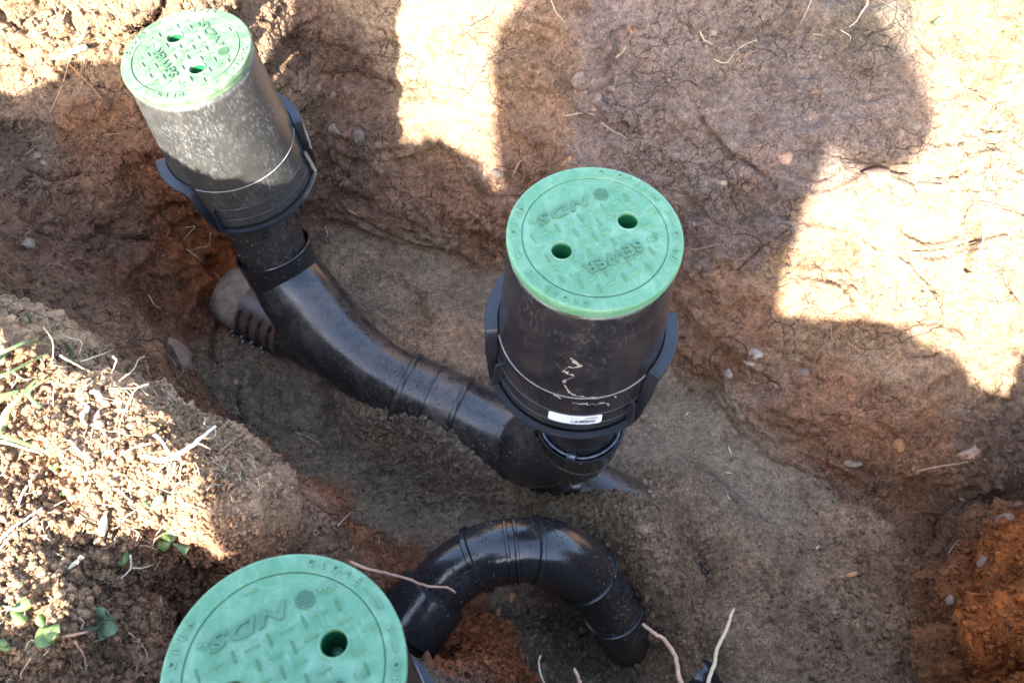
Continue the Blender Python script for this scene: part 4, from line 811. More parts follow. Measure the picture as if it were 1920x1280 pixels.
def scatter(name, zones, big=False):
    Vs, Fs, Cs = [], [], []; b = 0; V0, F0 = (I2_V, I2_F) if big else (ICO_V, ICO_F)
    for (u0, v0, u1, v1, n, r0, r1, pw_) in zones:
        for _ in range(n):
            u = RNG.uniform(u0, u1); v = RNG.uniform(v0, v1); p, nr = snap(u, v); r = r0 + (r1 - r0) * RNG.random() ** pw_
            A = np.linalg.qr(RNG.normal(size=(3, 3)))[0]; s = RNG.uniform(.45, 1.25, 3); w_ = V0 * s * (1 + RNG.uniform(-.35, .35, (len(V0), 1))); w_ = w_ @ A * r + np.array(p) + np.array(nr) * r * RNG.uniform(.1, .6)
            Vs.append(w_); Fs.append(F0 + b); b += len(V0); Cs.append((p, r))
    P_ = np.array([c[0][:] for c in Cs]); col, _s = soil_colour(P_[:, 0], P_[:, 1], P_[:, 2]); col = col * RNG.uniform(.75, 1.3, (len(col), 1)); col = np.repeat(col, len(V0), 0)
    o = link(name, attr_mesh(name, np.concatenate(Vs), np.concatenate(Fs), col, False)); tag(o, kind='stuff'); return o
o = scatter('topsoil_crumbs', [(0, 650, 460, 1280, 12000, .0007, .0036, 2.5), (0, 640, 250, 1100, 1300, .0015, .0065, 3), (250, 780, 620, 1100, 2200, .001, .004, 2.2), (100, 1050, 420, 1280, 1200, .0015, .006, 2)]); tag(o, 'loose sunlit topsoil crumbs on the near bank', 'soil crumbs')
o = scatter('sand_clods', [(680, 700, 1000, 960, 1500, .0012, .0055, 2.5), (1000, 880, 1240, 1060, 1500, .0012, .0055, 2.5), (1120, 1000, 1340, 1280, 1300, .0012, .005, 2.5), (860, 1130, 1200, 1280, 1500, .0015, .007, 2.5), (420, 620, 1700, 1260, 2600, .0008, .003, 3), (600, 450, 930, 640, 900, .001, .004, 3), (1350, 1000, 1500, 1120, 250, .001, .004, 2)]); tag(o, 'damp crumbs of sand strewn over the pit floor', 'sand crumbs')
o = scatter('wall_crumbs', [(0, 150, 450, 600, 1500, .0012, .006, 3), (550, 60, 740, 420, 900, .001, .005, 3), (560, 280, 1000, 520, 1000, .001, .005, 3), (1250, 300, 1500, 520, 900, .001, .006, 3), (1500, 780, 1920, 1280, 2200, .0015, .008, 3), (840, 1150, 1010, 1280, 500, .001, .005, 3), (1000, 0, 1900, 400, 900, .0008, .003, 3), (0, 0, 550, 120, 700, .001, .006, 2.5)]); tag(o, 'earth crumbs clinging to the pit walls', 'soil crumbs')

def rock_mat(name, c, c2=None, rough=.75): return plain(name, c, rough, .3, 70, .5, .002, .35, c2)
MR = {'brown': rock_mat('brown_stone', (.19, .115, .075)), 'grey': rock_mat('grey_stone', (.135, .10, .075)), 'pale': rock_mat('pale_stone', (.19, .145, .105)), 'quartz': rock_mat('white_quartz', (.19, .135, .095), (.33, .27, .22)), 'orange': rock_mat('orange_clod', (.30, .14, .06)), 'pink': rock_mat('pinkish_stone', (.26, .155, .105))}
def stone(u, v, w, h, c, label, ang=0, lift=-.12, name='stone', group=None):
    p, n = snap(u, v); dist = (p - Vector(CAMP)).length; k = dist / FPX / 2; A, B, N = frame(n); W, H = w * k, h * k
    q = I2_V; nz = perlin(q + u * .37 + v, 1.1, 3) * .45 + perlin(q + u, 2.6, 5) * .2; q = q * (1 + 1.5 * nz[:, None]); a = R(ang); D = min(W, H) * .7
    X = q[:, 0] * W; Y = q[:, 1] * H; Z = q[:, 2] * D; x = X * math.cos(a) - Y * math.sin(a); y = X * math.sin(a) + Y * math.cos(a)
    # screen-right and screen-down directions on the surface
    r_ = Vector((1, 0, 0)); r_ = (r_ - n * r_.dot(n)).normalized(); d_ = n.cross(r_); d_ = d_ if d_.z < 0 or abs(d_.z) < .2 and d_.y < 0 else -d_
    V = [r_ * float(x[i]) + d_ * float(y[i]) + n * float(Z[i]) for i in range(len(q))]
    o = mesh(name, V, I2_F, MR[c]); o.location = p + n * (D * lift); o.data.set_sharp_from_angle(angle=R(50)); tag(o, label, 'stone', group); return o
for a in [(332, 668, 62, 52, 'brown', 'big rounded brown rock sticking out of the left bank below the clay cavity', 10, .1), (54, 455, 22, 30, 'pale', 'pale lumpy stone in the dark left wall'), (70, 292, 14, 12, 'grey', 'small grey pebble high on the shaded left wall'), (82, 305, 14, 10, 'brown', 'brown pebble touching a grey one on the shaded left wall'),
          (1473, 298, 32, 28, 'pink', 'round knob of stone catching a spot of sun in the shadow'), (1338, 60, 18, 14, 'grey', 'oval grey pebble in the upper back wall beside a curled root'), (1085, 152, 26, 34, 'grey', 'long grey stone in the shaded groove of the back wall', 40), (1112, 152, 10, 14, 'grey', 'narrow grey pebble right of the long grey stone', 30), (1098, 172, 14, 12, 'grey', 'small grey pebble just under the long grey stone'),
          (1121, 184, 16, 20, 'grey', 'grey pebble below the groove in the back wall', 20), (1115, 205, 13, 10, 'brown', 'brown pebble below the grey groove pebbles'), (1036, 151, 9, 13, 'grey', 'tiny grey stone on the orange smear of the wall'), (1068, 298, 9, 11, 'orange', 'orange clod just above the middle lid'),
          (1352, 340, 24, 16, 'pale', 'pale flattened stone set in the wall right of the middle lid', 20), (1538, 108, 8, 7, 'pale', 'tiny pale pebble in the shade of the upper right wall'), (1498, 171, 12, 9, 'grey', 'grey pebble in the large shadow, upper right'), (1720, 235, 22, 20, 'grey', 'round grey stone near the right edge of the large shadow'), (1642, 331, 52, 30, 'pink', 'pink and brown stone lodged in the hollow at the foot of the large shadow', 10, .1), (1742, 351, 50, 18, 'brown', 'flat reddish stone half in sun at the shadow tip', -3),
          (1722, 351, 14, 15, 'grey', 'small grey stone end beside the flat reddish stone'), (628, 178, 22, 18, 'grey', 'grey stone with a light top inside the narrow shadow of the leaning box', -20), (598, 165, 14, 14, 'brown', 'brown pebble left of the grey stone in the narrow shadow'), (632, 245, 28, 18, 'quartz', 'pale angular stone low on the wall behind the leaning box', 20), (672, 258, 26, 30, 'grey', 'greyish leaning slab of stone right of the pale angular one', 30),
          (908, 332, 16, 22, 'pale', 'upright pale stone just below the sunlit patch'), (930, 327, 26, 20, 'grey', 'light grey stone right of the upright pale stone'), (888, 312, 10, 8, 'pale', 'small pale pebble at the edge of the sunlit patch'), (1415, 662, 30, 18, 'quartz', 'white chalky lump in the lower back wall', 15), (1405, 680, 20, 12, 'quartz', 'smaller white chalky lump just below the biggest one', 10), (1455, 722, 18, 12, 'quartz', 'white lump right of the other chalky lumps', 20),
          (1366, 700, 20, 18, 'quartz', 'chalky lump left of the others near the sand'), (1508, 698, 20, 18, 'grey', 'grey patch of stone below the sunlit edge'), (1600, 868, 34, 14, 'pale', 'pale flat stone at the foot of the right wall', 5), (1828, 838, 9, 8, 'pale', 'tiny pale pebble above the straw on the right ledge'), (1815, 852, 44, 22, 'pink', 'pinkish lump of earth beside the straw on the right ledge', -10),
          (1692, 832, 28, 26, 'orange', 'orange ochre lump in the lower right wall'), (1846, 862, 10, 8, 'brown', 'small brown pebble right of the straw'), (1805, 935, 13, 10, 'pink', 'pinkish pebble on the right ledge'), (1784, 1125, 18, 20, 'pink', 'knobbly pinkish stone in the orange soil, lower right', 20, .4), (1886, 975, 40, 38, 'brown', 'large brown clod under the right ledge', 30), (1842, 1050, 26, 16, 'brown', 'flat brown clod in the orange soil', 10),
          (440, 716, 18, 12, 'pink', 'reddish flat chip on the sand near the bottom left of the clamps'), (596, 858, 10, 8, 'orange', 'tiny orange chip on the sand by the near bank'), (1420, 922, 12, 9, 'orange', 'small orange clod pair on the right side of the sand'), (1312, 857, 8, 7, 'pale', 'tiny pale pebble on the sand right of the middle box'), (1384, 1144, 9, 8, 'brown', 'tiny brown pebble at the tip of the right foreground twig'),
          (960, 1120, 18, 16, 'orange', 'red clod under the arch of the curved pipe'), (935, 1148, 16, 18, 'orange', 'second red clod below the arch beside the bank'), (975, 1030, 1, 1, 'grey', '')]:
    if a[5]: stone(*a)

def strand(name, pts, r, m, label=None, cat='root', group=None, kind=None, n=6, px=True, parent=None, ends=(1, .4)):
    """thin root, twig or stalk through points (u, v, lift above the ground) or world points"""
    r = r * (.72 if px else .85); W = []
    for p in pts:
        if px: q, nn_ = snap(p[0], p[1]); W.append(q + nn_ * (p[2] if len(p) > 2 else .002))
        else: W.append(Vector(p))
    S = spline(W, max(8, 5 * len(W))); N_ = len(S); wob = [Vector(RNG.normal(size=3)) * r * .16 for _ in S]; S = [Vector(s_) + w_ for s_, w_ in zip(S, wob)]
    rad = [r * (ends[0] + (ends[1] - ends[0]) * i / (N_ - 1)) * RNG.uniform(.93, 1.07) for i in range(N_)]
    v, f = sweep(S, rad, n); b = Vector(S[0]) if parent is None else parent.location
    o = mesh(name, [tuple(Vector(x) - b) for x in v], f, m, parent)
    if parent is None: o.location = b; tag(o, label, cat, group, kind)
    return o
MRT = {'tan': plain('tan_root', (.42, .29, .18), .7, .25, 200, .4, .001), 'pale': plain('pale_root', (.36, .26, .17), .65, .2, 200, .4, .001), 'brown': plain('brown_root', (.22, .14, .09), .8, .3, 200, .4, .001), 'orange': plain('orange_bark', (.46, .20, .08), .7, .25, 200, .4, .001), 'white': plain('cut_white_wood', (.62, .54, .44), .6, .15, 200, .3, .001), 'red': plain('red_bark', (.30, .11, .06), .6, .2, 200, .3, .001), 'pink': plain('pinkish_bark', (.29, .17, .115), .6, .22, 160, .4, .001), 'straw': plain('dry_straw', (.55, .46, .30), .6, .2, 200, .3, .001)}
G = 'fine roots in the pit walls'
for pts, r, m, lab in [
    ([(176, 48, .02), (158, 75, .014), (142, 100, .01), (132, 120, .006), (118, 165, .005), (95, 212, .003)], .0020, 'tan', 'long tan root hanging down the left wall past the cut white root'),
    ([(104, 0, .01), (112, 30, .01), (128, 68, .004)], .0012, 'pale', 'pale thin root at the top left of the wall'), ([(145, 0, .012), (165, 18, .01), (182, 30, .008), (186, 78, .004)], .0013, 'pale', 'pale root curving down right of the long tan root'),
    ([(135, 5, .012), (124, 35, .01), (98, 80, .004)], .0011, 'pale', 'thin pale root crossing the upper left wall'), ([(128, 118, .004), (160, 150, .005), (188, 180, .005), (200, 205, .003)], .0012, 'orange', 'orange-brown rootlet below the cut root'), ([(0, 58, .008), (18, 50, .008), (25, 48, .004)], .0028, 'pink', 'thick pinkish root stub at the upper left edge'),
    ([(58, 72, .006), (75, 68, .01), (100, 58, .012)], .0013, 'pink', 'short pinkish root sticking from the upper left wall'), ([(190, 0, .01), (208, 22, .008), (250, 38, .004)], .0010, 'straw', 'straw-coloured root above the leaning lid'),
    ([(28, 148, .004), (20, 170, .004)], .0008, 'pale', 'tiny pale root near the left edge'), ([(345, 425, .004), (362, 418, .012), (350, 432, .012), (342, 448, .004)], .0012, 'tan', 'small looped root in the cavity left of the black riser'), ([(392, 432, .008), (388, 455, .01), (370, 462, .006), (350, 470, .004)], .0011, 'tan', 'curled root in the cavity beside the riser pipe'), ([(300, 480, .004), (310, 473, .004)], .0010, 'pale', 'short pale root tip on the left wall'),
    ([(345, 465, .006), (372, 485, .006), (385, 495, .003)], .0008, 'straw', 'thin straw root under the cavity'), ([(400, 510, .004), (410, 522, .006), (415, 530, .003)], .0011, 'pale', 'short pale root above the clay drain'), ([(275, 552, .004), (283, 572, .006), (297, 580, .004)], .0030, 'orange', 'thick short orange root on the lower left wall'),
    ([(1034, 0, .004), (1045, 25, .006), (1060, 42, .003)], .0011, 'straw', 'straw-coloured root hanging at the top of the back wall'), ([(1060, 217, .004), (1085, 212, .006), (1110, 213, .006), (1118, 222, .003)], .0011, 'straw', 'pale horizontal root in the middle of the back wall'), ([(1128, 230, .003), (1150, 245, .005), (1175, 258, .005), (1190, 272, .003)], .0007, 'straw', 'hair-thin root running down from the horizontal root'),
    ([(1340, 112, .003), (1362, 118, .004), (1385, 92, .006), (1415, 77, .006), (1418, 80, .003)], .0009, 'straw', 'wavy thin root in the big shadow'), ([(1314, 60, .004), (1322, 75, .006), (1338, 85, .004)], .0012, 'straw', 'curled root next to the oval grey pebble'), ([(1155, 108, .003), (1170, 95, .006), (1173, 85, .003)], .0016, 'tan', 'short tan root left in the shaded wall'), ([(1178, 50, .003), (1185, 60, .006), (1180, 72, .003)], .0018, 'orange', 'stubby orange root in the shaded wall'),
    ([(1515, 0, .02), (1508, 25, .012), (1498, 48, .004)], .0012, 'tan', 'straight root below the overhang at the top right'), ([(1522, 65, .004), (1535, 68, .01), (1545, 70, .004)], .0012, 'pale', 'small pale root under the overhang'), ([(1608, 0, .03), (1610, 15, .03), (1606, 28, .02), (1598, 45, .012), (1590, 52, .004)], .0030, 'pale', 'thick peeling root hanging from the overhang at the top right'), ([(1575, 58, .004), (1590, 70, .008), (1592, 80, .003)], .0009, 'straw', 'thin rootlet below the peeling root'),
    ([(1522, 175, .003), (1535, 170, .005), (1545, 158, .003)], .0010, 'orange', 'short orange root in the large shadow'), ([(962, 332, .004), (975, 305, .006), (988, 295, .006), (1010, 286, .003)], .0013, 'tan', 'thin branching root between the sunlit patch and the middle lid'), ([(1278, 463, .004), (1310, 466, .008), (1335, 460, .008), (1352, 455, .004)], .0018, 'pink', 'pinkish root emerging right beside the middle lid'),
    ([(1556, 605, .006), (1558, 635, .01), (1545, 648, .008), (1530, 665, .006), (1526, 700, .004), (1512, 722, .003)], .0012, 'pink', 'pink root dangling below the sunlit edge of the right wall'), ([(628, 150, .003), (632, 142, .006), (638, 140, .003)], .0016, 'orange', 'small orange root in the narrow shadow'), ([(655, 395, .003), (668, 400, .008), (675, 408, .003)], .0030, 'orange', 'orange wood splinter on the wall behind the black riser'), ([(610, 425, .003), (615, 440, .006), (612, 450, .003)], .0010, 'straw', 'thin straw stem near the orange splinter'),
    ([(1712, 882, .006), (1745, 872, .012), (1785, 864, .014), (1808, 862, .01)], .0022, 'pink', 'long pinkish straw lying on the right ledge'), ([(1728, 896, .004), (1755, 886, .006), (1775, 880, .004)], .0012, 'pink', 'short thin straw below the long one'), ([(1770, 370, .003), (1800, 380, .003)], .001, 'brown', 'dark short root in the sunlit wall'), ([(1855, 383, .003), (1880, 390, .006), (1920, 402, .006)], .0022, 'pink', 'long root pressed flat into the sunlit wall at the right edge'),
    ([(1838, 405, .003), (1840, 440, .007), (1834, 480, .005), (1836, 520, .003)], .0024, 'white', 'vertical pale root beside the deep crack in the sunlit wall'), ([(1690, 470, .003), (1740, 474, .005), (1800, 462, .006), (1832, 452, .003)], .0013, 'pale', 'long thin root crossing the sunlit wall'), ([(1670, 475, .003), (1700, 500, .005), (1730, 535, .004), (1748, 555, .003)], .0014, 'pale', 'slanting pale root below the long thin one'), ([(1900, 450, .004), (1888, 430, .006), (1895, 470, .004)], .0016, 'white', 'small white root near the right edge'),
    ([(1490, 1020, .003), (1498, 1050, .004), (1505, 1075, .003)], .0012, 'brown', 'thin brown root on the sand right of centre'), ([(1780, 1040, .003), (1798, 1020, .006), (1805, 1015, .003)], .0010, 'pale', 'short pale straw on the brown clods'), ([(1700, 860, .003), (1712, 862, .005), (1720, 858, .003)], .0008, 'straw', 'tiny straw by the ochre lump'), ([(555, 812, .002), (580, 820, .003), (602, 832, .002)], .0011, 'straw', 'thin pale root lying on the sand by the footprint'),
    ([(465, 805, .004), (478, 790, .01), (480, 780, .012), (475, 765, .01)], .0016, 'brown', 'twisted rootlet on the bank edge above the sand'), ([(620, 992, .01), (640, 975, .014), (662, 964, .018)], .0013, 'pale', 'thin pale root poking over the sand from the bank'), ([(400, 858, .004), (412, 850, .012), (430, 836, .016)], .0018, 'pink', 'short woody twig on the bank slope')]:
    strand('root', pts, r, MRT[m], lab, 'root', G)
# thick cut root at the upper left
cr = empty('cut_root', snap(150, 103)[0], 'thick cut root with a bright white end at the upper left', 'root')
p_, n_0 = snap(130, 106); q_, n_1 = snap(172, 92)
strand('wood', [p_ + n_0 * .012, (p_ + q_) / 2 + n_0 * .018, q_ + n_1 * .020], .0052, MRT['white'], px=False, parent=cr, n=10, ends=(1, .9)); strand('bark_end', [snap(100, 108)[0] + n_0 * .002, p_ + n_0 * .010], .0060, MRT['pink'], px=False, parent=cr, n=10, ends=(.9, .8))
# chips on the sand
def chip(name, pts, wd, m, label, cat, th=.0012, lift=.002):
    P_ = [snap(*p)[0] + snap(*p)[1] * lift for p in pts]; P_ = [Vector(x) for x in spline(P_, 10)]; V = []; F = []; n = len(P_)
    nn_ = snap(*pts[0])[1]
    for i, p in enumerate(P_):
        t = (P_[min(i + 1, n - 1)] - P_[max(i - 1, 0)]).normalized(); s_ = t.cross(nn_).normalized() * wd * math.sin(math.pi * min(.97, max(.06, i / (n - 1)))) ** .7
        V += [p - s_, p + nn_ * th, p + s_, p - nn_ * th]
    for i in range(n - 1):
        for k in range(4): F.append((i * 4 + k, i * 4 + (k + 1) % 4, (i + 1) * 4 + (k + 1) % 4, (i + 1) * 4 + k))
    F += [(0, 1, 2, 3), tuple((n - 1) * 4 + k for k in (3, 2, 1, 0))]
    b = P_[0]; o = mesh(name, [tuple(v - b) for v in V], F, m, None, False); o.location = b; tag(o, label, cat); return o
chip('bark_chip', [(1570, 1082), (1595, 1077), (1620, 1070)], .0034, MRT['orange'], 'long reddish bark chip lying on the sand at the right', 'wood chip'); chip('bark_chip', [(1603, 1171), (1612, 1174)], .0030, MRT['orange'], 'small bright orange chip on the sand below the long bark chip', 'wood chip'); chip('bark_chip', [(350, 768), (362, 750)], .0035, MRT['pale'], 'pale wood chip on the near bank slope', 'wood chip')
for (a, b, lab) in (((1365, 835), (1372, 855), 'tan reed bit on the sand right of the middle box'), ((1358, 886), (1372, 888), 'short tan reed bit lying level on the sand'), ((1528, 1032), (1536, 1022), 'pale reed bit on the sand above the long bark chip'), ((1285, 780), (1292, 772), 'tiny straw right of the middle box base'), ((1362, 928), (1368, 938), 'tiny tan reed bit in the middle of the right sand')):
    chip('reed_bit', [a, b], .0016, MRT['straw'], lab, 'straw')
# twigs in the foreground, above the pit
def twig(pts, r, m, label): return strand('twig', [at(*p) for p in pts], r, MRT[m], label, 'twig', 'bare twigs in front', n=8, px=False, ends=(.8, 1.1))
twig([(1205, 1170, .52), (1228, 1188, .53), (1245, 1198, .53), (1266, 1230, .54), (1272, 1262, .54), (1290, 1330, .55), (1330, 1500, .57)], .0030, 'pink', 'pinkish twig rising from the bottom edge towards the pipe end, left of two')
twig([(1375, 1140, .50), (1366, 1170, .51), (1345, 1215, .52), (1340, 1240, .53), (1326, 1282, .54), (1290, 1400, .55), (1320, 1520, .57)], .0026, 'pale', 'pale twig standing at the bottom edge, right of two')
twig([(1076, 1252, .5), (1084, 1270, .5), (1095, 1310, .5), (1130, 1500, .56)], .0026, 'pink', 'short twig tip at the bottom edge right of the red soil')
twig([(1013, 1228, .32), (1010, 1245, .32), (1018, 1275, .32), (1035, 1310, .30)], .0018, 'pale', 'frayed pale rootlet at the edge of the red soil')
tw = strand('twig', [at(655, 1052, .50), at(690, 1066, .50), at(728, 1075, .48), at(765, 1085, .46), at(800, 1098, .44), at(838, 1101, .43), at(854, 1110, .42)], .0021, MRT['pink'], 'thin crooked twig reaching across the end of the curved pipe', 'twig', n=8, px=False, ends=(1.1, .8))
# ---- near bank: dead roots, straw, grass blades and weeds in the sun
GB = 'dead roots and straw on the near bank'
for pts, r, m, lab in [([(168, 765, .004), (170, 785, .012), (172, 800, .005)], .0042, 'white', 'short thick white root stub standing on the sunny bank'), ([(190, 775, .006), (194, 795, .012), (205, 818, .004)], .0026, 'white', 'segmented white root right of the thick stub'), ([(172, 742, .006), (185, 750, .012), (192, 762, .006)], .0030, 'white', 'forked white root above the thick stub'), ([(198, 742, .01), (208, 752, .016), (220, 760, .012)], .0017, 'pale', 'curved pale rootlet on the crest of the bank'),
    ([(218, 783, .01), (238, 786, .012)], .0018, 'white', 'short white straw pointing right on the bank crest'), ([(252, 690, .02), (238, 700, .022), (232, 715, .016), (215, 725, .008)], .0018, 'tan', 'knobbly golden rootlet on the crest'), ([(195, 698, .02), (200, 707, .02), (198, 718, .012)], .0020, 'tan', 'small golden root tip on the crest'), ([(260, 752, .022), (240, 762, .02), (235, 785, .012), (228, 805, .006), (228, 822, .004)], .0016, 'tan', 'long golden rootlet hanging on the crest'),
    ([(78, 1), (0, 0)], .001, 'tan', ''), ([(112, 645, .01), (130, 665, .02), (135, 682, .014)], .0018, 'tan', 'tan straw standing on the far end of the bank'), ([(68, 628, .012), (82, 665, .02), (98, 705, .01)], .0015, 'tan', 'thin tan stalk at the left end of the bank'), ([(105, 680, .01), (130, 698, .012), (165, 710, .008)], .0018, 'straw', 'grey straw lying along the bank crest'), ([(140, 695, .012), (165, 688, .016), (188, 681, .02)], .0015, 'straw', 'thin straw crossing the grey one'), ([(215, 742, .01), (255, 744, .012), (300, 738, .016)], .0016, 'brown', 'long grey-brown straw pointing to the pit'),
    ([(0, 1025, .008), (30, 1000, .012), (60, 980, .014), (90, 958, .012)], .0022, 'white', 'bundle of bleached straw at the left edge'), ([(0, 1040, .006), (28, 1012, .010), (75, 972, .008)], .0016, 'white', 'thinner bleached straw beside the bundle'), ([(243, 1028, .01), (238, 1050, .014), (215, 1082, .008)], .0016, 'white', 'long white straw in the middle of the bank'), ([(240, 1058, .006), (262, 1052, .01), (285, 1050, .006)], .0016, 'straw', 'straw lying level near the shadow edge'), ([(145, 825, .008), (165, 845, .01), (180, 858, .006)], .0020, 'tan', 'tan root piece on the bank'),
    ([(35, 1), (0, 0)], .001, 'tan', ''), ([(170, 900, .006), (180, 885, .012), (186, 878, .006)], .0020, 'tan', 'blunt tan root stub on the bank'), ([(110, 1190, .01), (135, 1182, .02), (150, 1185, .01)], .0022, 'pink', 'purplish root between the two shaded weeds'), ([(130, 1200, .01), (142, 1225, .016), (155, 1260, .006)], .0017, 'pink', 'forked rootlet below the purplish root'), ([(60, 1230, .006), (50, 1255, .01), (46, 1270, .006)], .0014, 'tan', 'small hanging rootlet at the bottom left'), ([(230, 1188, .006), (236, 1200, .01), (240, 1203, .006)], .0012, 'tan', 'tiny rootlet left of the nearest lid'),
    ([(200, 905, .004), (230, 915, .01), (245, 935, .005)], .0022, 'white', 'pale root lying across the middle of the bank'), ([(55, 915, .006), (48, 935, .01), (36, 955, .006)], .0024, 'white', 'bleached forked root on the left of the bank'), ([(75, 890, .005), (65, 905, .008), (60, 915, .004)], .0018, 'white', 'small bleached root above the forked one')]:
    if lab: strand('dead_root', pts, r, MRT[m], lab, 'root', GB)
rc_p, rc_n = snap(310, 862); rc = empty('root', rc_p, 'white root crown with golden rootlets, sunlit on the edge of the near bank', 'root')
def rcs(nm, pts, r, m, e=(1, .5)): strand(nm, [snap(a, b)[0] + snap(a, b)[1] * c for a, b, c in pts], r, MRT[m], px=False, parent=rc, n=8, ends=e)
rcs('crown_root', [(282, 828, .022), (292, 838, .024), (302, 848, .024), (312, 860, .02)], .0022, 'white'); rcs('crown_root', [(276, 852, .018), (295, 860, .022), (318, 860, .022)], .0034, 'white', (.8, 1)); rcs('crown_root', [(316, 860, .022), (340, 852, .026), (366, 836, .03)], .0030, 'white', (1.1, .6))
for pts in ([(318, 862, .02), (330, 868, .018), (334, 885, .014), (342, 900, .008), (352, 902, .004)], [(310, 864, .02), (300, 872, .016), (290, 888, .01)], [(312, 866, .02), (314, 880, .014), (312, 900, .006)], [(320, 866, .02), (322, 880, .016), (318, 892, .012)], [(338, 896, .01), (330, 905, .006), (326, 915, .004)], [(280, 836, .018), (255, 840, .012), (232, 852, .006), (222, 858, .004)], [(350, 850, .02), (366, 856, .018), (378, 858, .014)], [(352, 846, .024), (372, 848, .024), (378, 832, .022), (366, 822, .018)], [(360, 820, .02), (364, 812, .02), (362, 805, .018)]): rcs('rootlet', pts, .0013, 'tan')
MLF = plain('weed_leaf', (.06, .12, .025), .5, .3, 60, .2, .001, .4, (.12, .17, .05)); MLF2 = plain('grey_green_leaf', (.08, .125, .065), .5, .25, 60, .2, .001, .4); MGR = plain('grass_blade', (.07, .12, .035), .45, .3, 40, .2, .001, .4, (.15, .19, .08))
for m_ in (MLF, MLF2, MGR):
    for nd_ in m_.node_tree.nodes:
        if nd_.type == 'BSDF_PRINCIPLED':
            nd_.inputs['Subsurface Weight'].default_value = 0; nd_.inputs['Transmission Weight'].default_value = 0
def leaf_vf(base, tip, wd, up, shape='oval', n=8):
    V = []; F = []; base = Vector(base); tip = Vector(tip); t = (tip - base); L_ = t.length; t.normalize(); s_ = t.cross(up).normalized(); nu = s_.cross(t).normalized()
    for i in range(n + 1):
        x = i / n
        if shape == 'oval': w_ = math.sin(math.pi * min(1, .04 + x * .94)) ** .6
        elif shape == 'wedge': w_ = (.12 + .88 * x ** .9) if x < .95 else .75
        else: w_ = math.sin(math.pi * (.12 + x * .85)) ** .5 * (1 - .3 * x)
        c = base + t * (L_ * x) + nu * (L_ * .22 * math.sin(math.pi * x)); V += [c - s_ * wd * w_ + nu * wd * .25 * w_, c, c + s_ * wd * w_ + nu * wd * .25 * w_]
    for i in range(n):
        for k in range(2): F.append((i * 3 + k, i * 3 + k + 1, i * 3 + k + 4, i * 3 + k + 3))
    return V, F
def leaf(parent, name, u, v, du, dv, wpx, z0, z1, m, shape='oval'):
    p, n = snap(u, v); dist = (p - Vector(CAMP)).length; b = p + n * z0; d = ray(u + du, v + dv); bz = b.z + z1; t_ = (bz - HC) / d[2]; tip = Vector(CAMP + t_ * d)
    V, F = leaf_vf(b, tip, wpx * dist / FPX / 2, (Vector(CAMP) - b).normalized() * -1, shape)
    V = [x - parent.location for x in V]; o = mesh(name, V, F, m, parent); so_ = o.modifiers.new('thick', 'SOLIDIFY'); so_.thickness = .0006; return o
def weed(u, v, leaves, label, stem=None):
    w_ = empty('weed', snap(u, v)[0], label, 'weed', 'small weeds on the near bank')
    for L_ in leaves: leaf(w_, 'leaf', *L_)
    if stem: strand('stem', [snap(a, b)[0] + snap(a, b)[1] * c for a, b, c in stem], .0014, MRT['tan'], px=False, parent=w_)
    return w_
weed(310, 1006, [(310, 1003, 16, -18, 22, .014, .006, MLF2), (312, 1006, 40, 26, 20, .014, .000, MLF2, 'wedge'), (309, 1008, -14, 16, 22, .012, .002, MLF), (308, 1000, -28, -22, 14, .014, .010, MLF)], 'three-leaved green seedling at the shadow edge on the near bank', [(308, 1010, .0), (310, 1005, .013)])
weed(280, 945, [(282, 945, 22, -16, 16, .01, .012, MLF2), (278, 943, -12, -6, 8, .01, .004, MLF)], 'small weed with one grey-green leaf above the three-leaved seedling')
weed(90, 1190, [(85, 1175, 20, 18, 26, .012, .004, MLF), (82, 1172, 6, 40, 30, .012, .002, MLF), (84, 1172, -12, -20, 16, .014, .008, MLF), (88, 1178, 24, 2, 20, .012, .004, MLF)], 'bright green weed at the bottom left, the lower of two big ones')
weed(40, 1150, [(40, 1150, -18, -12, 26, .014, .006, MLF2), (42, 1150, 14, -22, 18, .014, .01, MLF), (38, 1150, 10, 16, 18, .012, .002, MLF)], 'bushy weed near the left edge above the brightest weed')
weed(178, 1170, [(178, 1168, 30, -14, 26, .016, .006, MLF2), (176, 1168, -24, 18, 28, .014, .002, MLF2), (180, 1170, 26, 22, 26, .014, .0, MLF2), (178, 1168, 2, -28, 18, .016, .01, MLF2), (180, 1170, 10, 30, 20, .014, -.002, MLF2)], 'shaded weed with broad grey-green leaves left of the nearest lid', [(178, 1175, .0), (178, 1168, .016)])
weed(8, 1200, [(0, 1195, 18, 22, 14, .01, .0, MLF), (0, 1200, 14, 8, 12, .01, .002, MLF)], 'narrow-leaved weed cut by the left edge of the photo')
weed(50, 1105, [(50, 1105, -10, -12, 18, .01, .004, MLF2)], 'single grey-green leaf in the shaded dip on the left')
weed(195, 985, [(193, 995, 4, -30, 15, .012, .012, MRT['straw'], 'blade'), (190, 1000, -14, 18, 6, .012, .004, MRT['straw'], 'blade')], 'bleached pale leaf standing on the sunny bank')
weed(140, 1052, [(138, 1056, 16, -14, 10, .01, .006, MRT['straw'], 'blade'), (136, 1056, -8, 10, 8, .01, .0, MRT['straw'], 'blade')], 'curled white leaf on the sunny bank')
weed(105, 880, [(108, 885, -14, -14, 8, .01, .004, MLF), (110, 888, -2, -20, 8, .01, .006, MLF)], 'tiny bright green shoots in the middle of the sunny bank')
weed(118, 930, [(120, 932, 14, -16, 10, .008, .004, MLF)], 'single tiny green shoot below the others')
weed(232, 1040, [(228, 1046, 10, -14, 12, .01, .004, MLF), (230, 1046, -10, 8, 10, .01, .0, MLF)], 'small yellow-green shoot beside the long white straw')
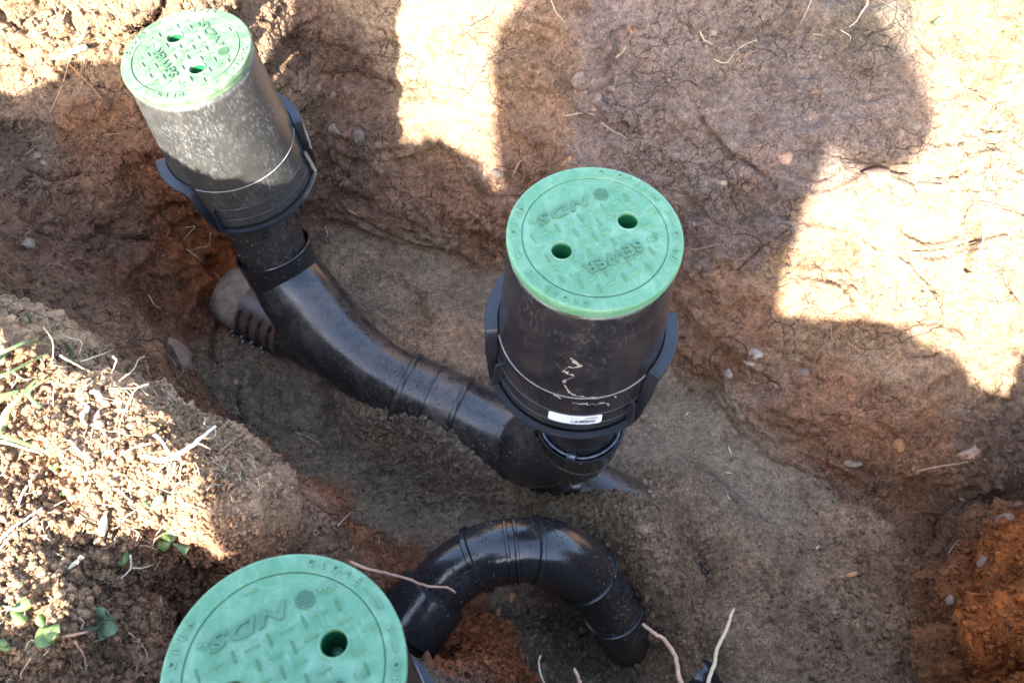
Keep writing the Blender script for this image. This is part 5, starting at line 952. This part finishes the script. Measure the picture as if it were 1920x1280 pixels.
clump = empty('grass_clump', snap(10, 760)[0], 'scattered long green grass blades along the left edge of the near bank', 'grass')
def blade(pts, wpx, m, label):
    W = [snap(a, b)[0] + snap(a, b)[1] * c for a, b, c in pts]; S = [Vector(x) for x in spline(W, 16)]; b0 = clump.location; V = []; F = []; n = len(S)
    for i, p in enumerate(S):
        t = (S[min(i + 1, n - 1)] - S[max(i - 1, 0)]).normalized(); to = (Vector(CAMP) - p).normalized(); s_ = t.cross(to).normalized(); dist = (p - Vector(CAMP)).length
        w_ = wpx * dist / FPX / 2 * (1 - (i / (n - 1)) ** 2 * .9); V += [p - s_ * w_ + to * w_ * .35, p, p + s_ * w_ + to * w_ * .35]
    for i in range(n - 1):
        for k in range(2): F.append((i * 3 + k, i * 3 + k + 1, i * 3 + k + 4, i * 3 + k + 3))
    o = mesh('grass_blade', [v - b0 for v in V], F, m, clump); o['label'] = label; so_ = o.modifiers.new('thick', 'SOLIDIFY'); so_.thickness = .0005
blade([(-10, 835, .01), (30, 805, .02), (60, 770, .028), (105, 732, .03)], 15, MGR, 'broad grass blade slanting up from the left edge'); blade([(-10, 755, .01), (25, 738, .024), (60, 730, .02)], 18, MGR, 'broad blunt grass blade at the left edge above the slanting one'); blade([(-10, 838, .02), (50, 838, .028), (105, 850, .026), (145, 862, .016)], 9, MGR, 'long yellowish grass blade lying level across the bank')
blade([(-10, 660, .02), (20, 660, .03), (45, 662, .03), (80, 668, .02)], 6, MGR, 'thin level grass blade at the top of the bank'); blade([(-10, 668, .01), (5, 668, .02), (18, 664, .02)], 14, MGR, 'short wide grass blade at the left edge near the top of the bank'); blade([(-5, 705, .01), (30, 695, .026), (85, 681, .02)], 7, MGR, 'dark thin grass blade below the level one'); blade([(92, 765, .01), (100, 748, .03), (128, 733, .026)], 6, MGR, 'small arching grass blade on the bank')
blade([(-10, 848, .01), (20, 846, .02), (100, 855, .016)], 6, MRT['straw'], 'dry grass blade under the yellowish one')
# plants on the far rim and the fringe that throws the ragged shadow from the left end of the bank
def rim_leaf(u, v, leaves, label):
    w_ = empty('clover', snap(u, v)[0], label, 'weed')
    for L_ in leaves: leaf(w_, 'leaf', *L_)
rim_leaf(1740, 28, [(1738, 20, -16, 2, 24, .006, .004, MLF2), (1744, 22, 24, -8, 16, .008, .006, MLF), (1742, 18, 6, -20, 14, .008, .006, MLF)], 'pale green clover leaves on the far rim at the top right'); rim_leaf(1770, 40, [(1768, 48, 2, -34, 18, .006, .004, MLF), (1760, 34, -10, 14, 10, .006, .002, MLF2)], 'upright green leaf right of the clover at the top right'); rim_leaf(1895, 58, [(1890, 62, 28, -10, 9, .004, .002, MLF), (1890, 60, -10, 4, 7, .004, .0, MLF)], 'small weed at the right edge of the far rim')
tuft = empty('grass_tuft', (-.62, .51, .72), 'ragged grass tuft on the left end of the near bank, outside the photo', 'grass tuft')
for k in range(150):
    x, y = RNG.uniform(-.86, -.42), 0; y = .52 + (-.62 - x) * -.55 + RNG.uniform(-.05, .05); z = float(base_z(x, y)); b = Vector((x, y, z)); d_ = Vector((RNG.uniform(-.03, .03), RNG.uniform(-.03, .03), RNG.uniform(.004, .024))); V, F = leaf_vf(b, b + d_, RNG.uniform(.0015, .0045), Vector((0, 1, 0)), 'blade'); o = mesh('blade', [v - tuft.location for v in V], F, MGR, tuft)

# litter: straw bits on the bank, hair roots in the walls, each one joined mesh
def litter(name, zones, mats, label, cat):
    parts_ = []; 
    for (u0, v0, u1, v1, n, L0, L1, r, lift) in zones:
        for _ in range(n):
            u = RNG.uniform(u0, u1); v = RNG.uniform(v0, v1); p, nr = snap(u, v); a = RNG.uniform(0, 6.28); A, B, N_ = frame(nr); d_ = A * math.cos(a) + B * math.sin(a); L_ = RNG.uniform(L0, L1); side_ = nr.cross(d_)
            k_ = RNG.uniform(-.35, .35); pts_ = [p + nr * lift * .3, p + d_ * L_ * .5 + side_ * L_ * k_ + nr * lift * RNG.uniform(.6, 2), p + d_ * L_ + nr * lift * RNG.uniform(0, 1.5) + side_ * L_ * RNG.uniform(-.2, .2)]
            parts_.append(sweep(spline(pts_, 6), [r * x for x in np.linspace(1, .4, len(spline(pts_, 6)))], 4))
    v, f = merge(*parts_); o = mesh(name, v, f, mats); tag(o, label, cat, None, 'stuff')
litter('straw_litter', [(0, 660, 480, 1040, 190, .008, .03, .0005, .002), (0, 800, 300, 1280, 80, .006, .022, .0005, .002)], MRT['straw'], 'bits of dry straw in the sunlit topsoil', 'straw litter')
litter('pale_root_litter', [(0, 680, 420, 980, 50, .006, .02, .0008, .003)], MRT['pale'], 'pale root scraps in the sunlit topsoil', 'root litter')
litter('hair_roots', [(0, 20, 460, 560, 90, .012, .04, .0004, .003), (560, 60, 1500, 420, 110, .01, .035, .0004, .002), (1250, 350, 1920, 1280, 120, .01, .035, .0004, .002), (600, 640, 760, 1080, 25, .01, .03, .0005, .004), (420, 620, 1600, 1240, 70, .005, .016, .0004, .001)], MRT['tan'], 'hair-thin roots hanging from the cut earth', 'fine roots')

def grit_on(name, center_list, n, r0, r1, label):
    Vs, Fs, Cs = [], [], []; b = 0; deps = bpy.context.evaluated_depsgraph_get()
    for _ in range(n):
        u, v, du, dv = center_list[int(RNG.integers(len(center_list)))]; u += RNG.normal() * du; v += RNG.normal() * dv; d = Vector(ray(u, v)).normalized()
        ok, loc, nr, _i, ob, _m = SC.ray_cast(deps, Vector(CAMP) + d * .45, d)
        if not ok or not ob or ob.name.split('.')[0] not in PIPE_NAMES: continue
        r = r0 + (r1 - r0) * RNG.random() ** 3; A = np.linalg.qr(RNG.normal(size=(3, 3)))[0]; w_ = ICO_V * RNG.uniform(.5, 1.2, 3) * (1 + RNG.uniform(-.3, .3, (len(ICO_V), 1))); Vs.append(w_ @ A * r + np.array(loc) + np.array(nr) * r * .2); Fs.append(ICO_F + b); b += len(ICO_V)
        Cs.append(np.tile(np.array([.20, .155, .105]) * RNG.uniform(.6, 1.3), (len(ICO_V), 1)))
    if Vs: o = link(name, attr_mesh(name, np.concatenate(Vs), np.concatenate(Fs), np.concatenate(Cs), False)); tag(o, label, 'grit', None, 'stuff')
PIPE_NAMES = {'sweep_bend', 'coupling', 'band', 'elbow', 'socket', 'bend', 'pipe', 'main_coupling', 'main_pipe', 'hub', 'riser_pipe', 'socket_shoulder'}
bpy.context.view_layer.update()
grit_on('sand_on_pipes', [(700, 640, 50, 40), (760, 700, 30, 20), (830, 760, 40, 30), (940, 830, 40, 25), (915, 1010, 12, 25), (1150, 1040, 20, 40), (1165, 1110, 25, 35), (1185, 1160, 18, 25), (1100, 900, 40, 25), (1020, 1000, 60, 20), (850, 1090, 60, 60), (520, 480, 50, 50)], 2600, .0003, .0020, 'sand grains and crumbs stuck to the black pipes')
